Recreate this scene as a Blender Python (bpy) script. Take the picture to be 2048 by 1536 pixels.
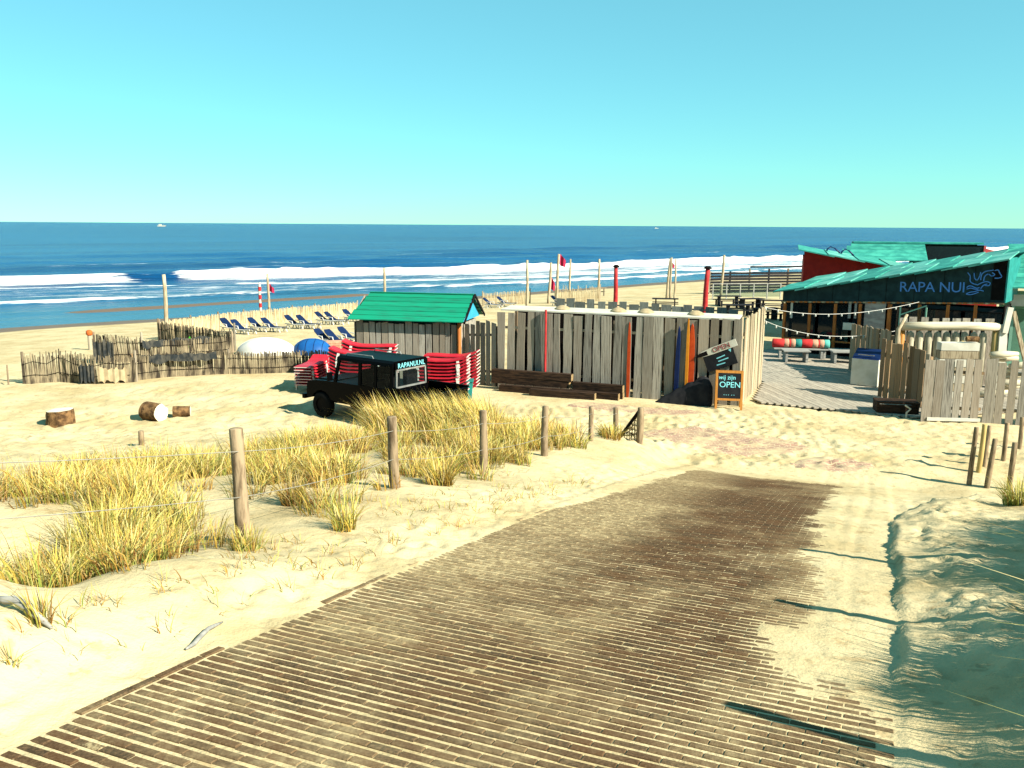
import bpy, math, random
import numpy as np
from mathutils import Vector, Matrix

for o in list(bpy.data.objects):
    bpy.data.objects.remove(o)
S = bpy.context.scene
COL = S.collection
R = math.radians
rnd = random.Random(7)

# ------------------------------------------------------------------ camera
HC = 6.0
FOC = 1780.0                                   # focal length in photograph pixels (2048 wide)
PITCH, ROLL = R(10.13), R(0.38)
FW = Vector((0, math.cos(PITCH), -math.sin(PITCH)))
_u0 = Vector((0, math.sin(PITCH), math.cos(PITCH)))
RT = Vector((1, 0, 0)) * math.cos(ROLL) + _u0 * math.sin(ROLL)
UP = Vector((-1, 0, 0)) * math.sin(ROLL) + _u0 * math.cos(ROLL)
cd = bpy.data.cameras.new('camera')
cam = bpy.data.objects.new('camera', cd)
COL.objects.link(cam)
cd.sensor_width = 36.0
cd.lens = 36.0 * FOC / 2048.0
cd.clip_start = 0.1
cd.clip_end = 90000
m = Matrix((RT, UP, -FW)).transposed().to_4x4()
m.translation = Vector((0, 0, HC))
cam.matrix_world = m
S.camera = cam

# ------------------------------------------------------------------ light
SUN_AZ, SUN_EL = R(-33), R(35)                  # azimuth from +x towards +y
SUN_DIR = Vector((math.cos(SUN_AZ) * math.cos(SUN_EL), math.sin(SUN_AZ) * math.cos(SUN_EL), math.sin(SUN_EL)))
W = bpy.data.worlds.new('World')
S.world = W
W.use_nodes = True
wn, wl = W.node_tree.nodes, W.node_tree.links
for n in list(wn):
    wn.remove(n)
sky = wn.new('ShaderNodeTexSky')
sky.sky_type = 'NISHITA'
sky.sun_disc = False
sky.sun_elevation = SUN_EL
sky.sun_rotation = R(90) - SUN_AZ
sky.altitude = 0
sky.air_density = 1.0
sky.dust_density = 0.0
sky.ozone_density = 2.0
tint = wn.new('ShaderNodeMix')
tint.data_type = 'RGBA'
tint.blend_type = 'MULTIPLY'
tint.inputs[0].default_value = 1.0
tint.inputs[7].default_value = (0.50, 1.09, 1.09, 1)
bg = wn.new('ShaderNodeBackground')
bg.inputs['Strength'].default_value = 0.05
wo = wn.new('ShaderNodeOutputWorld')
wl.new(sky.outputs[0], tint.inputs[6])
veil = wn.new('ShaderNodeMix')                 # flat pale cyan mixed in to shift the whole sky's colour
veil.data_type = 'RGBA'
veil.inputs[0].default_value = 0.30
veil.inputs[7].default_value = (2.3, 6.9, 6.6, 1)
wl.new(tint.outputs[2], veil.inputs[6])
wl.new(veil.outputs[2], bg.inputs[0])
wl.new(bg.outputs[0], wo.inputs[0])

sl = bpy.data.lights.new('sun', 'SUN')
sl.energy = 5.0
sl.angle = R(0.5)
sl.color = (1.0, 0.93, 0.76)
sun = bpy.data.objects.new('sun', sl)
COL.objects.link(sun)
sun.rotation_euler = SUN_DIR.to_track_quat('Z', 'Y').to_euler()
sun.location = (40, -20, 40)

S.view_settings.view_transform = 'Standard'
S.view_settings.look = 'None'
S.view_settings.gamma = 1.0
S.view_settings.use_curve_mapping = False
S.view_settings.exposure = 1.5


# ------------------------------------------------------------------ layout helpers
def ray(px, py):
    return FW + RT * ((px - 1024.0) / FOC) - UP * ((py - 768.0) / FOC)


def at(px, py, Y):
    d = ray(px, py)
    return Vector((0, 0, HC)) + d * (Y / d.y)


def atz(px, py, z=0.0):
    d = ray(px, py)
    return Vector((0, 0, HC)) + d * ((z - HC) / d.z)


# ------------------------------------------------------------------ materials
def nt(name):
    mt = bpy.data.materials.new(name)
    mt.use_nodes = True
    ns, ls = mt.node_tree.nodes, mt.node_tree.links
    return mt, ns, ls, ns['Principled BSDF']


def rgba(c):
    return (c[0], c[1], c[2], 1.0)


def mixc(ns, ls, fac, a, b, blend='MIX'):
    x = ns.new('ShaderNodeMix')
    x.data_type = 'RGBA'
    x.blend_type = blend
    for inp, val in ((x.inputs[0], fac), (x.inputs[6], a), (x.inputs[7], b)):
        if hasattr(val, 'links') or hasattr(val, 'is_linked'):
            ls.new(val, inp)
        elif isinstance(val, (int, float)):
            inp.default_value = val
        else:
            inp.default_value = rgba(val)
    return x.outputs[2]


def mathn(ns, ls, op, a, b=None, clamp=False):
    x = ns.new('ShaderNodeMath')
    x.operation = op
    x.use_clamp = clamp
    for i, val in enumerate((a, b)):
        if val is None:
            continue
        if isinstance(val, (int, float)):
            x.inputs[i].default_value = val
        else:
            ls.new(val, x.inputs[i])
    return x.outputs[0]


def coords(ns, ls, scale=(1, 1, 1), kind='Object'):
    tc = ns.new('ShaderNodeTexCoord')
    mp = ns.new('ShaderNodeMapping')
    mp.inputs['Scale'].default_value = scale
    if kind == 'World':
        g = ns.new('ShaderNodeNewGeometry')
        ls.new(g.outputs['Position'], mp.inputs[0])
    else:
        ls.new(tc.outputs[kind], mp.inputs[0])
    return mp.outputs[0]


def noise(ns, ls, vec, scale, detail=4, rough=0.55):
    x = ns.new('ShaderNodeTexNoise')
    x.inputs['Scale'].default_value = scale
    x.inputs['Detail'].default_value = detail
    x.inputs['Roughness'].default_value = rough
    ls.new(vec, x.inputs['Vector'])
    return x.outputs['Fac']


def ramp(ns, ls, fac, lo, hi):
    x = ns.new('ShaderNodeMapRange')
    x.inputs['From Min'].default_value = lo
    x.inputs['From Max'].default_value = hi
    x.interpolation_type = 'SMOOTHSTEP'
    ls.new(fac, x.inputs['Value'])
    return x.outputs[0]


def bump(ns, ls, bs, h, strength, dist):
    b = ns.new('ShaderNodeBump')
    b.inputs['Strength'].default_value = strength
    b.inputs['Distance'].default_value = dist
    ls.new(h, b.inputs['Height'])
    ls.new(b.outputs[0], bs.inputs['Normal'])


ALB = 0.62                                     # dims pm colours so shade falls darker under the raised exposure


def pm(name, a, b=None, rough=0.8, scale=4.0, stretch=(1, 1, 1), lo=0.35, hi=0.65, rand=0.0, randhue=None,
       bmp=0.0, bdist=0.01, bscale=None, metal=0.0, spec=0.10, kind='Object', coat=0.0):
    mt, ns, ls, bs = nt(name)
    bs.inputs['Roughness'].default_value = rough
    bs.inputs['Metallic'].default_value = metal
    bs.inputs['Specular IOR Level'].default_value = spec
    bs.inputs['Coat Weight'].default_value = coat
    vec = coords(ns, ls, stretch, kind)
    if rand or randhue:
        oi = ns.new('ShaderNodeObjectInfo')
        off = ns.new('ShaderNodeVectorMath')
        off.operation = 'ADD'
        sc = mathn(ns, ls, 'MULTIPLY', oi.outputs['Random'], 37.0)
        ls.new(vec, off.inputs[0])
        ls.new(sc, off.inputs[1])
        vec = off.outputs[0]
    if b is None:
        b = tuple(c * 0.75 for c in a)
    a, b = tuple(c * ALB for c in a), tuple(c * ALB for c in b)
    if randhue:
        randhue = tuple(c * ALB for c in randhue)
    f = noise(ns, ls, vec, scale)
    c = mixc(ns, ls, ramp(ns, ls, f, lo, hi), a, b)
    if randhue:
        c = mixc(ns, ls, mathn(ns, ls, 'MULTIPLY', oi.outputs['Random'], 0.8), c, randhue)
    if rand:
        h = ns.new('ShaderNodeHueSaturation')
        rr = mathn(ns, ls, 'FRACT', mathn(ns, ls, 'MULTIPLY', oi.outputs['Random'], 7.31))
        vv = mathn(ns, ls, 'ADD', mathn(ns, ls, 'MULTIPLY', rr, 2 * rand), 1.0 - rand)
        ls.new(vv, h.inputs['Value'])
        ls.new(c, h.inputs['Color'])
        c = h.outputs[0]
    ls.new(c, bs.inputs['Base Color'])
    if bmp:
        bump(ns, ls, bs, noise(ns, ls, vec, bscale or scale * 3, 6), bmp, bdist)
    return mt


M = {}
M['grey_plank'] = pm('weathered_grey_plank', (0.46, 0.43, 0.37), (0.07, 0.06, 0.05), 0.9, 3.0, (5, 5, 1.4), 0.40, 0.74, rand=0.32,
                     randhue=(0.33, 0.27, 0.20), bmp=0.5, bdist=0.01)
M['tan_plank'] = pm('weathered_tan_plank', (0.60, 0.50, 0.34), (0.22, 0.16, 0.09), 0.9, 3.0, (8, 8, 0.7), 0.42, 0.7, rand=0.3, bmp=0.5)
M['brown_plank'] = pm('rough_brown_plank', (0.32, 0.20, 0.10), (0.13, 0.08, 0.05), 0.9, 3.0, (8, 8, 0.7), 0.4, 0.7, rand=0.35,
                      randhue=(0.42, 0.38, 0.30), bmp=0.5)
M['post'] = pm('post_wood', (0.40, 0.30, 0.19), (0.13, 0.09, 0.055), 0.9, 3.0, (5, 5, 1.0), 0.4, 0.72, rand=0.15, bmp=0.6)
M['pale_rail'] = pm('pale_rail_wood', (0.74, 0.66, 0.48), (0.45, 0.34, 0.21), 0.9, 2.0, (0.5, 4, 4), 0.5, 0.8, bmp=0.2)
M['pale_pole'] = pm('pale_pole_wood', (0.62, 0.52, 0.36), (0.36, 0.27, 0.17), 0.9, 3.0, (5, 5, 0.6), rand=0.12, bmp=0.3)
M['sleeper'] = pm('tarred_sleeper', (0.070, 0.040, 0.024), (0.02, 0.013, 0.01), 0.85, 3.0, (1, 8, 8), rand=0.3, bmp=0.6)
M['sleeper_end'] = pm('sawn_sleeper_end', (0.45, 0.33, 0.17), (0.25, 0.16, 0.08), 0.9, 12.0)
M['brown_post'] = pm('varnished_brown_post', (0.62, 0.21, 0.05), (0.38, 0.12, 0.03), 0.6, 3.0, (6, 6, 0.7), bmp=0.2)
M['red_paint'] = pm('red_paint', (0.62, 0.05, 0.05), (0.45, 0.03, 0.035), 0.6, 3.0)
M['red_wall'] = pm('red_wall_paint', (0.50, 0.030, 0.022), (0.38, 0.022, 0.018), 0.75, 3.0)
M['pink_wall'] = pm('faded_red_wall', (0.70, 0.13, 0.13), (0.6, 0.10, 0.10), 0.75, 3.0)
M['turq'] = pm('turquoise_roof_paint', (0.07, 0.44, 0.35), (0.035, 0.28, 0.24), 0.55, 2.0, rand=0.12, bmp=0.1)
M['turq_pale'] = pm('pale_turquoise_roof_paint', (0.19, 0.56, 0.47), (0.06, 0.36, 0.30), 0.5, 1.2, rand=0.15)
M['green'] = pm('green_roof_paint', (0.008, 0.30, 0.175), (0.02, 0.17, 0.11), 0.6, 2.0, (0.7, 5, 5), 0.42, 0.8, rand=0.10, bmp=0.15)
M['blue_gable'] = pm('bright_blue_board', (0.05, 0.42, 0.62), (0.04, 0.36, 0.55), 0.6, 3.0)
M['dark_gap'] = pm('dark_timber_and_gap_shade', (0.010, 0.008, 0.007), (0.005, 0.004, 0.004), 0.9, 5.0)  # near-black: dark parts, and backing that stands for shade in gaps
M['fascia'] = pm('dark_teal_fascia', (0.022, 0.06, 0.065), (0.012, 0.035, 0.04), 0.7, 3.0, (1, 1, 1), bmp=0.2)
M['sign_blue'] = pm('blue_sign_paint', (0.12, 0.35, 0.85), (0.10, 0.30, 0.8), 0.6, 5.0)
M['chalk_cyan'] = pm('cyan_chalk', (0.30, 0.85, 0.92), (0.25, 0.75, 0.85), 0.9, 9.0)
M['chalk_board'] = pm('blackboard', (0.012, 0.014, 0.018), (0.02, 0.022, 0.026), 0.6, 4.0)
M['orange_wood'] = pm('orange_varnished_wood', (0.60, 0.26, 0.06), (0.48, 0.20, 0.04), 0.5, 3.0, (6, 6, 1))
M['orange_board'] = pm('orange_board', (0.75, 0.30, 0.03), (0.65, 0.24, 0.02), 0.4, 3.0)
M['red_board'] = pm('red_orange_board', (0.62, 0.09, 0.02), (0.5, 0.06, 0.015), 0.45, 3.0)
M['navy_board'] = pm('navy_board', (0.02, 0.05, 0.22), None, 0.4, 3.0)
M['white_paint'] = pm('white_paint', (0.78, 0.76, 0.66), (0.66, 0.63, 0.52), 0.6, 2.5, rand=0.05)
M['white_plastic'] = pm('white_plastic', (0.80, 0.79, 0.74), (0.72, 0.70, 0.64), 0.45, 3.0)
M['white_text'] = pm('maroon_lettering', (0.35, 0.05, 0.07), None, 0.6, 3.0)
M['blue_mesh'] = pm('dark_blue_mesh_fabric', (0.005, 0.022, 0.085), (0.004, 0.017, 0.065), 0.7, 6.0, rand=0.15)
M['red_plastic'] = pm('red_plastic', (0.66, 0.03, 0.05), (0.56, 0.022, 0.045), 0.4, 3.0, rand=0.1)
M['black_paint'] = pm('black_vehicle_paint', (0.0012, 0.0014, 0.0022), (0.002, 0.002, 0.0026), 0.38, 3.0, spec=0.04)
M['rubber'] = pm('tyre_rubber', (0.005, 0.005, 0.005), None, 0.9, 8.0)
M['steel'] = pm('galvanised_steel', (0.55, 0.55, 0.52), (0.4, 0.4, 0.38), 0.45, 6.0, metal=0.6)
M['wire'] = pm('fence_wire', (0.55, 0.52, 0.45), None, 0.5, 6.0, metal=0.5)
M['yellow_plate'] = pm('yellow_plate', (0.80, 0.55, 0.01), (0.75, 0.5, 0.01), 0.5, 5.0)
M['teal'] = pm('teal_plastic', (0.03, 0.30, 0.28), None, 0.5, 4.0)
M['bark'] = pm('brown_bark', (0.30, 0.17, 0.075), (0.09, 0.05, 0.025), 0.95, 7.0, (1, 1, 1), bmp=1.0, bdist=0.03)
M['cut_wood'] = pm('pale_cut_wood', (0.95, 0.90, 0.72), (0.85, 0.76, 0.55), 0.9, 6.0)
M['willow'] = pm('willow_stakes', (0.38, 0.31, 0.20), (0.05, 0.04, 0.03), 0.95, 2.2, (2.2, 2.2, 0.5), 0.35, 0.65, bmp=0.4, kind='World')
M['willow_sunlit'] = pm('sunlit_willow_stakes', (0.70, 0.58, 0.36), (0.42, 0.31, 0.17), 0.95, 2.5, (3, 3, 0.5), 0.4, 0.7, bmp=0.4, kind='World')  # same stakes in a lighter tone; sunlight put into the colour
M['tarp_dark'] = pm('dark_mesh_screen', (0.03, 0.036, 0.04), (0.10, 0.095, 0.08), 0.95, 3.0, (2, 2, 1), 0.4, 0.65, kind='World')
M['cushion_red'] = pm('red_cushion', (0.72, 0.05, 0.05), None, 0.9, 5.0)
M['cushion_pink'] = pm('peach_cushion', (0.75, 0.42, 0.28), None, 0.9, 5.0)
M['cushion_teal'] = pm('teal_cushion', (0.04, 0.30, 0.27), None, 0.9, 5.0)
M['cushion_aqua'] = pm('aqua_cushion', (0.16, 0.60, 0.52), None, 0.9, 5.0)
M['grey_wood'] = pm('grey_furniture_wood', (0.42, 0.42, 0.39), (0.30, 0.30, 0.28), 0.85, 3.0, (1, 6, 6), rand=0.15)
M['deck'] = pm('deck_board_wood', (0.50, 0.45, 0.36), (0.34, 0.30, 0.25), 0.9, 3.0, (8, 0.8, 8), rand=0.14, bmp=0.4)
M['boat_white'] = pm('white_hull_paint', (0.80, 0.80, 0.76), (0.72, 0.72, 0.68), 0.4, 2.0)
M['boat_blue'] = pm('blue_hull_paint', (0.015, 0.13, 0.42), (0.012, 0.10, 0.35), 0.5, 2.0)
M['dome_tan'] = pm('tan_canvas', (0.52, 0.42, 0.26), (0.42, 0.33, 0.2), 0.9, 6.0)
M['grey_panel'] = pm('blue_grey_panel', (0.26, 0.28, 0.27), (0.16, 0.18, 0.18), 0.9, 3.0, (5, 5, 1), rand=0.3)
M['black_slat'] = pm('black_slat', (0.016, 0.017, 0.022), (0.03, 0.03, 0.034), 0.9, 4.0)
M['concrete'] = pm('sandy_kerb', (0.56, 0.47, 0.30), (0.42, 0.34, 0.21), 0.95, 8.0, bmp=0.6)
M['yellow_pole'] = pm('yellowish_pole', (0.68, 0.50, 0.20), (0.5, 0.35, 0.13), 0.8, 3.0, (5, 5, 0.7))
M['flag_red'] = pm('red_cloth', (0.55, 0.03, 0.09), None, 0.9, 5.0)
M['green_plastic'] = pm('bright_green_plastic', (0.10, 0.60, 0.05), None, 0.6, 4.0)
M['orange_cap'] = pm('orange_paint', (0.75, 0.17, 0.04), None, 0.7, 4.0)
M['poster'] = pm('pale_notice', (0.50, 0.47, 0.42), (0.33, 0.28, 0.26), 0.7, 2.2, (1, 1, 2))
M['net'] = pm('brown_netting', (0.34, 0.25, 0.12), (0.14, 0.10, 0.06), 0.95, 20.0, kind='World')
M['pale_slab'] = pm('pale_barked_slab', (0.66, 0.60, 0.44), (0.40, 0.36, 0.26), 0.9, 3.0, (5, 5, 0.8), rand=0.12, bmp=0.3)
M['bulb'] = pm('clear_bulb', (0.75, 0.78, 0.72), None, 0.25, 4.0)
M['dark_lid'] = pm('dark_blue_lid', (0.010, 0.03, 0.12), (0.008, 0.02, 0.08), 0.3, 3.0)
M['mint'] = pm('mint_paint', (0.33, 0.62, 0.46), (0.26, 0.52, 0.40), 0.7, 3.0)


def glass(name, tintc, fac, rough=0.05):
    mt, ns, ls, bs = nt(name)
    tr = ns.new('ShaderNodeBsdfTransparent')
    tr.inputs[0].default_value = rgba(tintc)
    bs.inputs['Base Color'].default_value = (0.02, 0.03, 0.035, 1)
    bs.inputs['Roughness'].default_value = rough
    mx = ns.new('ShaderNodeMixShader')
    mx.inputs[0].default_value = fac
    ls.new(tr.outputs[0], mx.inputs[1])
    ls.new(bs.outputs[0], mx.inputs[2])
    ls.new(mx.outputs[0], ns['Material Output'].inputs[0])
    return mt


M['glass'] = glass('clear_glass', (0.80, 0.90, 0.90), 0.14)
M['dark_glass'] = glass('dark_window_glass', (0.10, 0.11, 0.12), 0.6)


def sand_mat():
    mt, ns, ls, bs = nt('sand')
    p = coords(ns, ls, (1, 1, 1), 'World')
    dry1, dry2 = (0.45, 0.375, 0.225), (0.355, 0.28, 0.15)
    c = mixc(ns, ls, ramp(ns, ls, noise(ns, ls, p, 0.55, 6), 0.38, 0.68), dry1, dry2)
    fleck = ramp(ns, ls, noise(ns, ls, p, 9.0, 5, 0.7), 0.63, 0.72)
    c = mixc(ns, ls, mathn(ns, ls, 'MULTIPLY', fleck, 0.6), c, (0.20, 0.135, 0.065))
    print_shade = ramp(ns, ls, noise(ns, ls, p, 4.4, 4, 0.6), 0.58, 0.66)  # brown patches standing in for the shade of footprints
    c = mixc(ns, ls, mathn(ns, ls, 'MULTIPLY', print_shade, 0.5), c, (0.25, 0.175, 0.085))
    at_ = ns.new('ShaderNodeAttribute')
    at_.attribute_name = 'wet'
    wn_ = mathn(ns, ls, 'ADD', at_.outputs['Fac'], mathn(ns, ls, 'MULTIPLY', mathn(ns, ls, 'SUBTRACT', noise(ns, ls, p, 0.25, 4), 0.5), 0.25))
    wet = ramp(ns, ls, wn_, 0.40, 0.62)
    c = mixc(ns, ls, wet, c, (0.13, 0.082, 0.05))
    ls.new(c, bs.inputs['Base Color'])
    rg = ns.new('ShaderNodeMapRange')
    rg.inputs['To Min'].default_value = 0.95
    rg.inputs['To Max'].default_value = 0.45
    ls.new(wet, rg.inputs['Value'])
    ls.new(rg.outputs[0], bs.inputs['Roughness'])
    bs.inputs['Specular IOR Level'].default_value = 0.08
    h = mathn(ns, ls, 'ADD', mathn(ns, ls, 'MULTIPLY', noise(ns, ls, p, 2.6, 5, 0.6), 1.0), mathn(ns, ls, 'MULTIPLY', noise(ns, ls, p, 40, 3), 0.12))
    bump(ns, ls, bs, h, 0.55, 0.10)
    return mt


M['sand'] = sand_mat()


def brick_mat():
    mt, ns, ls, bs = nt('brown_paving_brick')
    p = coords(ns, ls, (1, 1, 1), 'World')
    at_ = ns.new('ShaderNodeAttribute')
    at_.attribute_name = 'tone'
    oi = ns.new('ShaderNodeObjectInfo')
    rr = mathn(ns, ls, 'FRACT', mathn(ns, ls, 'ADD', at_.outputs['Fac'], oi.outputs['Random']))
    c = mixc(ns, ls, rr, (0.078, 0.040, 0.019), (0.036, 0.027, 0.017))
    c = mixc(ns, ls, ramp(ns, ls, noise(ns, ls, p, 45, 4), 0.35, 0.7), c, (0.10, 0.062, 0.034))
    big = ramp(ns, ls, noise(ns, ls, p, 0.40, 5, 0.65), 0.44, 0.66)
    fine = ramp(ns, ls, noise(ns, ls, p, 11, 5, 0.7), 0.42, 0.66)
    vr = ns.new('ShaderNodeVectorRotate')          # road coordinates: x across, y along
    vr.rotation_type = 'Z_AXIS'
    vr.inputs['Angle'].default_value = R(23)
    ls.new(p, vr.inputs['Vector'])
    sx = ns.new('ShaderNodeSeparateXYZ')
    ls.new(vr.outputs[0], sx.inputs[0])
    verge = ramp(ns, ls, mathn(ns, ls, 'ABSOLUTE', mathn(ns, ls, 'ADD', sx.outputs[0], 1.75)), 0.5, 1.9)
    verge = mathn(ns, ls, 'MULTIPLY', verge, ramp(ns, ls, sx.outputs[1], 4.0, 9.0))
    big = mathn(ns, ls, 'ADD', mathn(ns, ls, 'MULTIPLY', big, 0.65), mathn(ns, ls, 'MULTIPLY', verge, 0.7), True)
    dust = mathn(ns, ls, 'MULTIPLY', big, mathn(ns, ls, 'ADD', mathn(ns, ls, 'MULTIPLY', fine, 0.5), 0.34), True)
    spot = mathn(ns, ls, 'MULTIPLY', ramp(ns, ls, noise(ns, ls, p, 3.2, 6, 0.75), 0.62, 0.70), 0.75)
    dust = mathn(ns, ls, 'MAXIMUM', dust, spot)
    c = mixc(ns, ls, dust, c, (0.40, 0.32, 0.18))
    ls.new(c, bs.inputs['Base Color'])
    bs.inputs['Roughness'].default_value = 0.9
    bs.inputs['Specular IOR Level'].default_value = 0.05
    bump(ns, ls, bs, noise(ns, ls, p, 60, 4), 0.5, 0.01)
    return mt


M['brick'] = brick_mat()


def pinkpave_mat():
    mt, ns, ls, bs = nt('pinkish_sandy_paving')
    p = coords(ns, ls, (1, 1, 1), 'World')
    br = ns.new('ShaderNodeTexBrick')
    br.inputs['Scale'].default_value = 1.0
    br.inputs['Brick Width'].default_value = 0.22
    br.inputs['Row Height'].default_value = 0.11
    br.inputs['Mortar Size'].default_value = 0.012
    br.inputs['Color1'].default_value = (0.27, 0.15, 0.10, 1)
    br.inputs['Color2'].default_value = (0.23, 0.135, 0.10, 1)
    br.inputs['Mortar'].default_value = (0.38, 0.30, 0.19, 1)
    ls.new(p, br.inputs['Vector'])
    c = mixc(ns, ls, ramp(ns, ls, noise(ns, ls, p, 1.6, 6, 0.7), 0.42, 0.62), br.outputs[0], (0.39, 0.31, 0.18))
    ls.new(c, bs.inputs['Base Color'])
    bs.inputs['Roughness'].default_value = 0.9
    return mt


M['pinkpave'] = pinkpave_mat()


def grass_mat():
    mt, ns, ls, bs = nt('marram_grass')
    a = ns.new('ShaderNodeAttribute')
    a.attribute_name = 'tint'
    ls.new(a.outputs['Color'], bs.inputs['Base Color'])
    bs.inputs['Roughness'].default_value = 0.6
    bs.inputs['Specular IOR Level'].default_value = 0.25
    tl = ns.new('ShaderNodeBsdfTranslucent')
    ls.new(a.outputs['Color'], tl.inputs[0])
    mx = ns.new('ShaderNodeMixShader')
    mx.inputs[0].default_value = 0.25
    ls.new(bs.outputs[0], mx.inputs[1])
    ls.new(tl.outputs[0], mx.inputs[2])
    ls.new(mx.outputs[0], ns['Material Output'].inputs[0])
    return mt


M['grass'] = grass_mat()


def sea_mat():
    mt, ns, ls, bs = nt('sea_water')
    p = coords(ns, ls, (1, 1, 1), 'World')
    # crest-aligned coordinates: rotate so x runs along the crests
    vr = ns.new('ShaderNodeVectorRotate')
    vr.rotation_type = 'Z_AXIS'
    vr.inputs['Angle'].default_value = R(-36)
    ls.new(p, vr.inputs['Vector'])
    mp = ns.new('ShaderNodeMapping')
    mp.inputs['Scale'].default_value = (0.16, 1.0, 1.0)
    ls.new(vr.outputs[0], mp.inputs[0])
    q = mp.outputs[0]
    fa = ns.new('ShaderNodeAttribute')
    fa.attribute_name = 'foam'
    sh = ns.new('ShaderNodeAttribute')
    sh.attribute_name = 'shallow'
    lace = noise(ns, ls, q, 0.9, 8, 0.75)
    f = mathn(ns, ls, 'ADD', fa.outputs['Fac'], mathn(ns, ls, 'MULTIPLY', mathn(ns, ls, 'SUBTRACT', lace, 0.5), 2.3))
    foam = ramp(ns, ls, f, 0.38, 0.78)
    deep = mixc(ns, ls, ramp(ns, ls, noise(ns, ls, q, 0.035, 4), 0.35, 0.65), (0.002, 0.038, 0.118), (0.004, 0.066, 0.170))
    c = mixc(ns, ls, sh.outputs['Fac'], deep, (0.025, 0.11, 0.19))
    c = mixc(ns, ls, foam, c, (0.72, 0.72, 0.70))
    ls.new(c, bs.inputs['Base Color'])
    rg = ns.new('ShaderNodeMapRange')
    rg.inputs['To Min'].default_value = 0.22
    rg.inputs['To Max'].default_value = 0.9
    ls.new(foam, rg.inputs['Value'])
    ls.new(rg.outputs[0], bs.inputs['Roughness'])
    bs.inputs['IOR'].default_value = 1.33
    bs.inputs['Specular IOR Level'].default_value = 0.07
    h = mathn(ns, ls, 'ADD', mathn(ns, ls, 'MULTIPLY', noise(ns, ls, q, 0.13, 5, 0.6), 5.0), noise(ns, ls, q, 1.1, 5, 0.65))
    bump(ns, ls, bs, h, 1.0, 0.55)
    return mt


M['sea'] = sea_mat()


# ------------------------------------------------------------------ object helpers
class MB:
    def __init__(self):
        self.v, self.f = [], []

    def add(self, vs, fs):
        n = len(self.v)
        self.v += [tuple(p) for p in vs]
        self.f += [tuple(i + n for i in f) for f in fs]
        return self

    def box(self, c, s, rz=0.0, mat=None):
        hx, hy, hz = s[0] / 2, s[1] / 2, s[2] / 2
        vs = [Vector((x * hx, y * hy, z * hz)) for z in (-1, 1) for y in (-1, 1) for x in (-1, 1)]
        if mat is not None:
            vs = [mat @ p for p in vs]
        if rz:
            k = Matrix.Rotation(rz, 3, 'Z')
            vs = [k @ p for p in vs]
        vs = [p + Vector(c) for p in vs]
        return self.add(vs, [(0, 2, 3, 1), (4, 5, 7, 6), (0, 1, 5, 4), (2, 6, 7, 3), (0, 4, 6, 2), (1, 3, 7, 5)])

    def beam(self, a, b, w, h, up=(0, 0, 1)):
        a, b = Vector(a), Vector(b)
        d = (b - a).normalized()
        sd = d.cross(Vector(up)).normalized()
        u = sd.cross(d).normalized()
        vs = []
        for p in (a, b):
            for i, j in ((-1, -1), (1, -1), (1, 1), (-1, 1)):
                vs.append(p + sd * (i * w / 2) + u * (j * h / 2))
        return self.add(vs, [(0, 1, 2, 3)[::-1], (4, 5, 6, 7), (0, 4, 5, 1)[::-1], (1, 5, 6, 2)[::-1], (2, 6, 7, 3)[::-1], (3, 7, 4, 0)[::-1]])

    def tube(self, pts, r, n=8, cap=True):
        pts = [Vector(p) for p in pts]
        rs = r if isinstance(r, (list, tuple)) else [r] * len(pts)
        rings = []
        ref = Vector((0, 0, 1))
        d0 = (pts[1] - pts[0]).normalized()
        if abs(d0.z) > 0.9:
            ref = Vector((1, 0, 0))
        for i, p in enumerate(pts):
            d = (pts[min(i + 1, len(pts) - 1)] - pts[max(i - 1, 0)]).normalized()
            a = d.cross(ref)
            if a.length < 1e-4:
                a = d.cross(Vector((0, 1, 0)))
            a.normalize()
            b = d.cross(a).normalized()
            rings.append([p + (a * math.cos(2 * math.pi * k / n) + b * math.sin(2 * math.pi * k / n)) * rs[i] for k in range(n)])
        vs = [q for ring in rings for q in ring]
        fs = []
        for i in range(len(rings) - 1):
            for k in range(n):
                k2 = (k + 1) % n
                fs.append((i * n + k, i * n + k2, (i + 1) * n + k2, (i + 1) * n + k))
        if cap:
            fs.append(tuple(range(n))[::-1])
            fs.append(tuple(range((len(rings) - 1) * n, len(rings) * n)))
        return self.add(vs, fs)

    def prism(self, poly, a, b, fn=lambda p, t: (p[0], t, p[1])):
        # poly: 2-d outline, extruded from a to b through fn
        n = len(poly)
        vs = [fn(p, a) for p in poly] + [fn(p, b) for p in poly]
        fs = [tuple(range(n))[::-1], tuple(range(n, 2 * n))]
        for i in range(n):
            j = (i + 1) % n
            fs.append((i, j, n + j, n + i))
        return self.add(vs, fs)

    def mesh(self, name, mat, smooth=False):
        me = bpy.data.meshes.new(name)
        me.from_pydata(self.v, [], self.f)
        if smooth:
            me.polygons.foreach_set('use_smooth', [True] * len(me.polygons))
        me.materials.append(M[mat] if isinstance(mat, str) else mat)
        me.update()
        return me

    def build(self, name, mat, parent=None, loc=(0, 0, 0), rz=0.0, smooth=False, fix=False):
        me = self.mesh(name, mat, smooth)
        if fix:
            fixn(me)
        return place(me, name, parent, loc, rz)


def fixn(me):
    import bmesh
    bm = bmesh.new()
    bm.from_mesh(me)
    bmesh.ops.recalc_face_normals(bm, faces=bm.faces)
    bm.to_mesh(me)
    bm.free()


def place(me, name, parent=None, loc=(0, 0, 0), rz=0.0, rot=None, scale=None):
    o = bpy.data.objects.new(name, me)
    COL.objects.link(o)
    o.location = loc
    o.rotation_euler = rot if rot is not None else (0, 0, rz)
    if scale:
        o.scale = scale
    if parent is not None:
        o.parent = parent
    return o


def tag(o, label, cat, group=None):
    o['label'] = label
    o['category'] = cat
    if group:
        o['group'] = group
    return o


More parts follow.
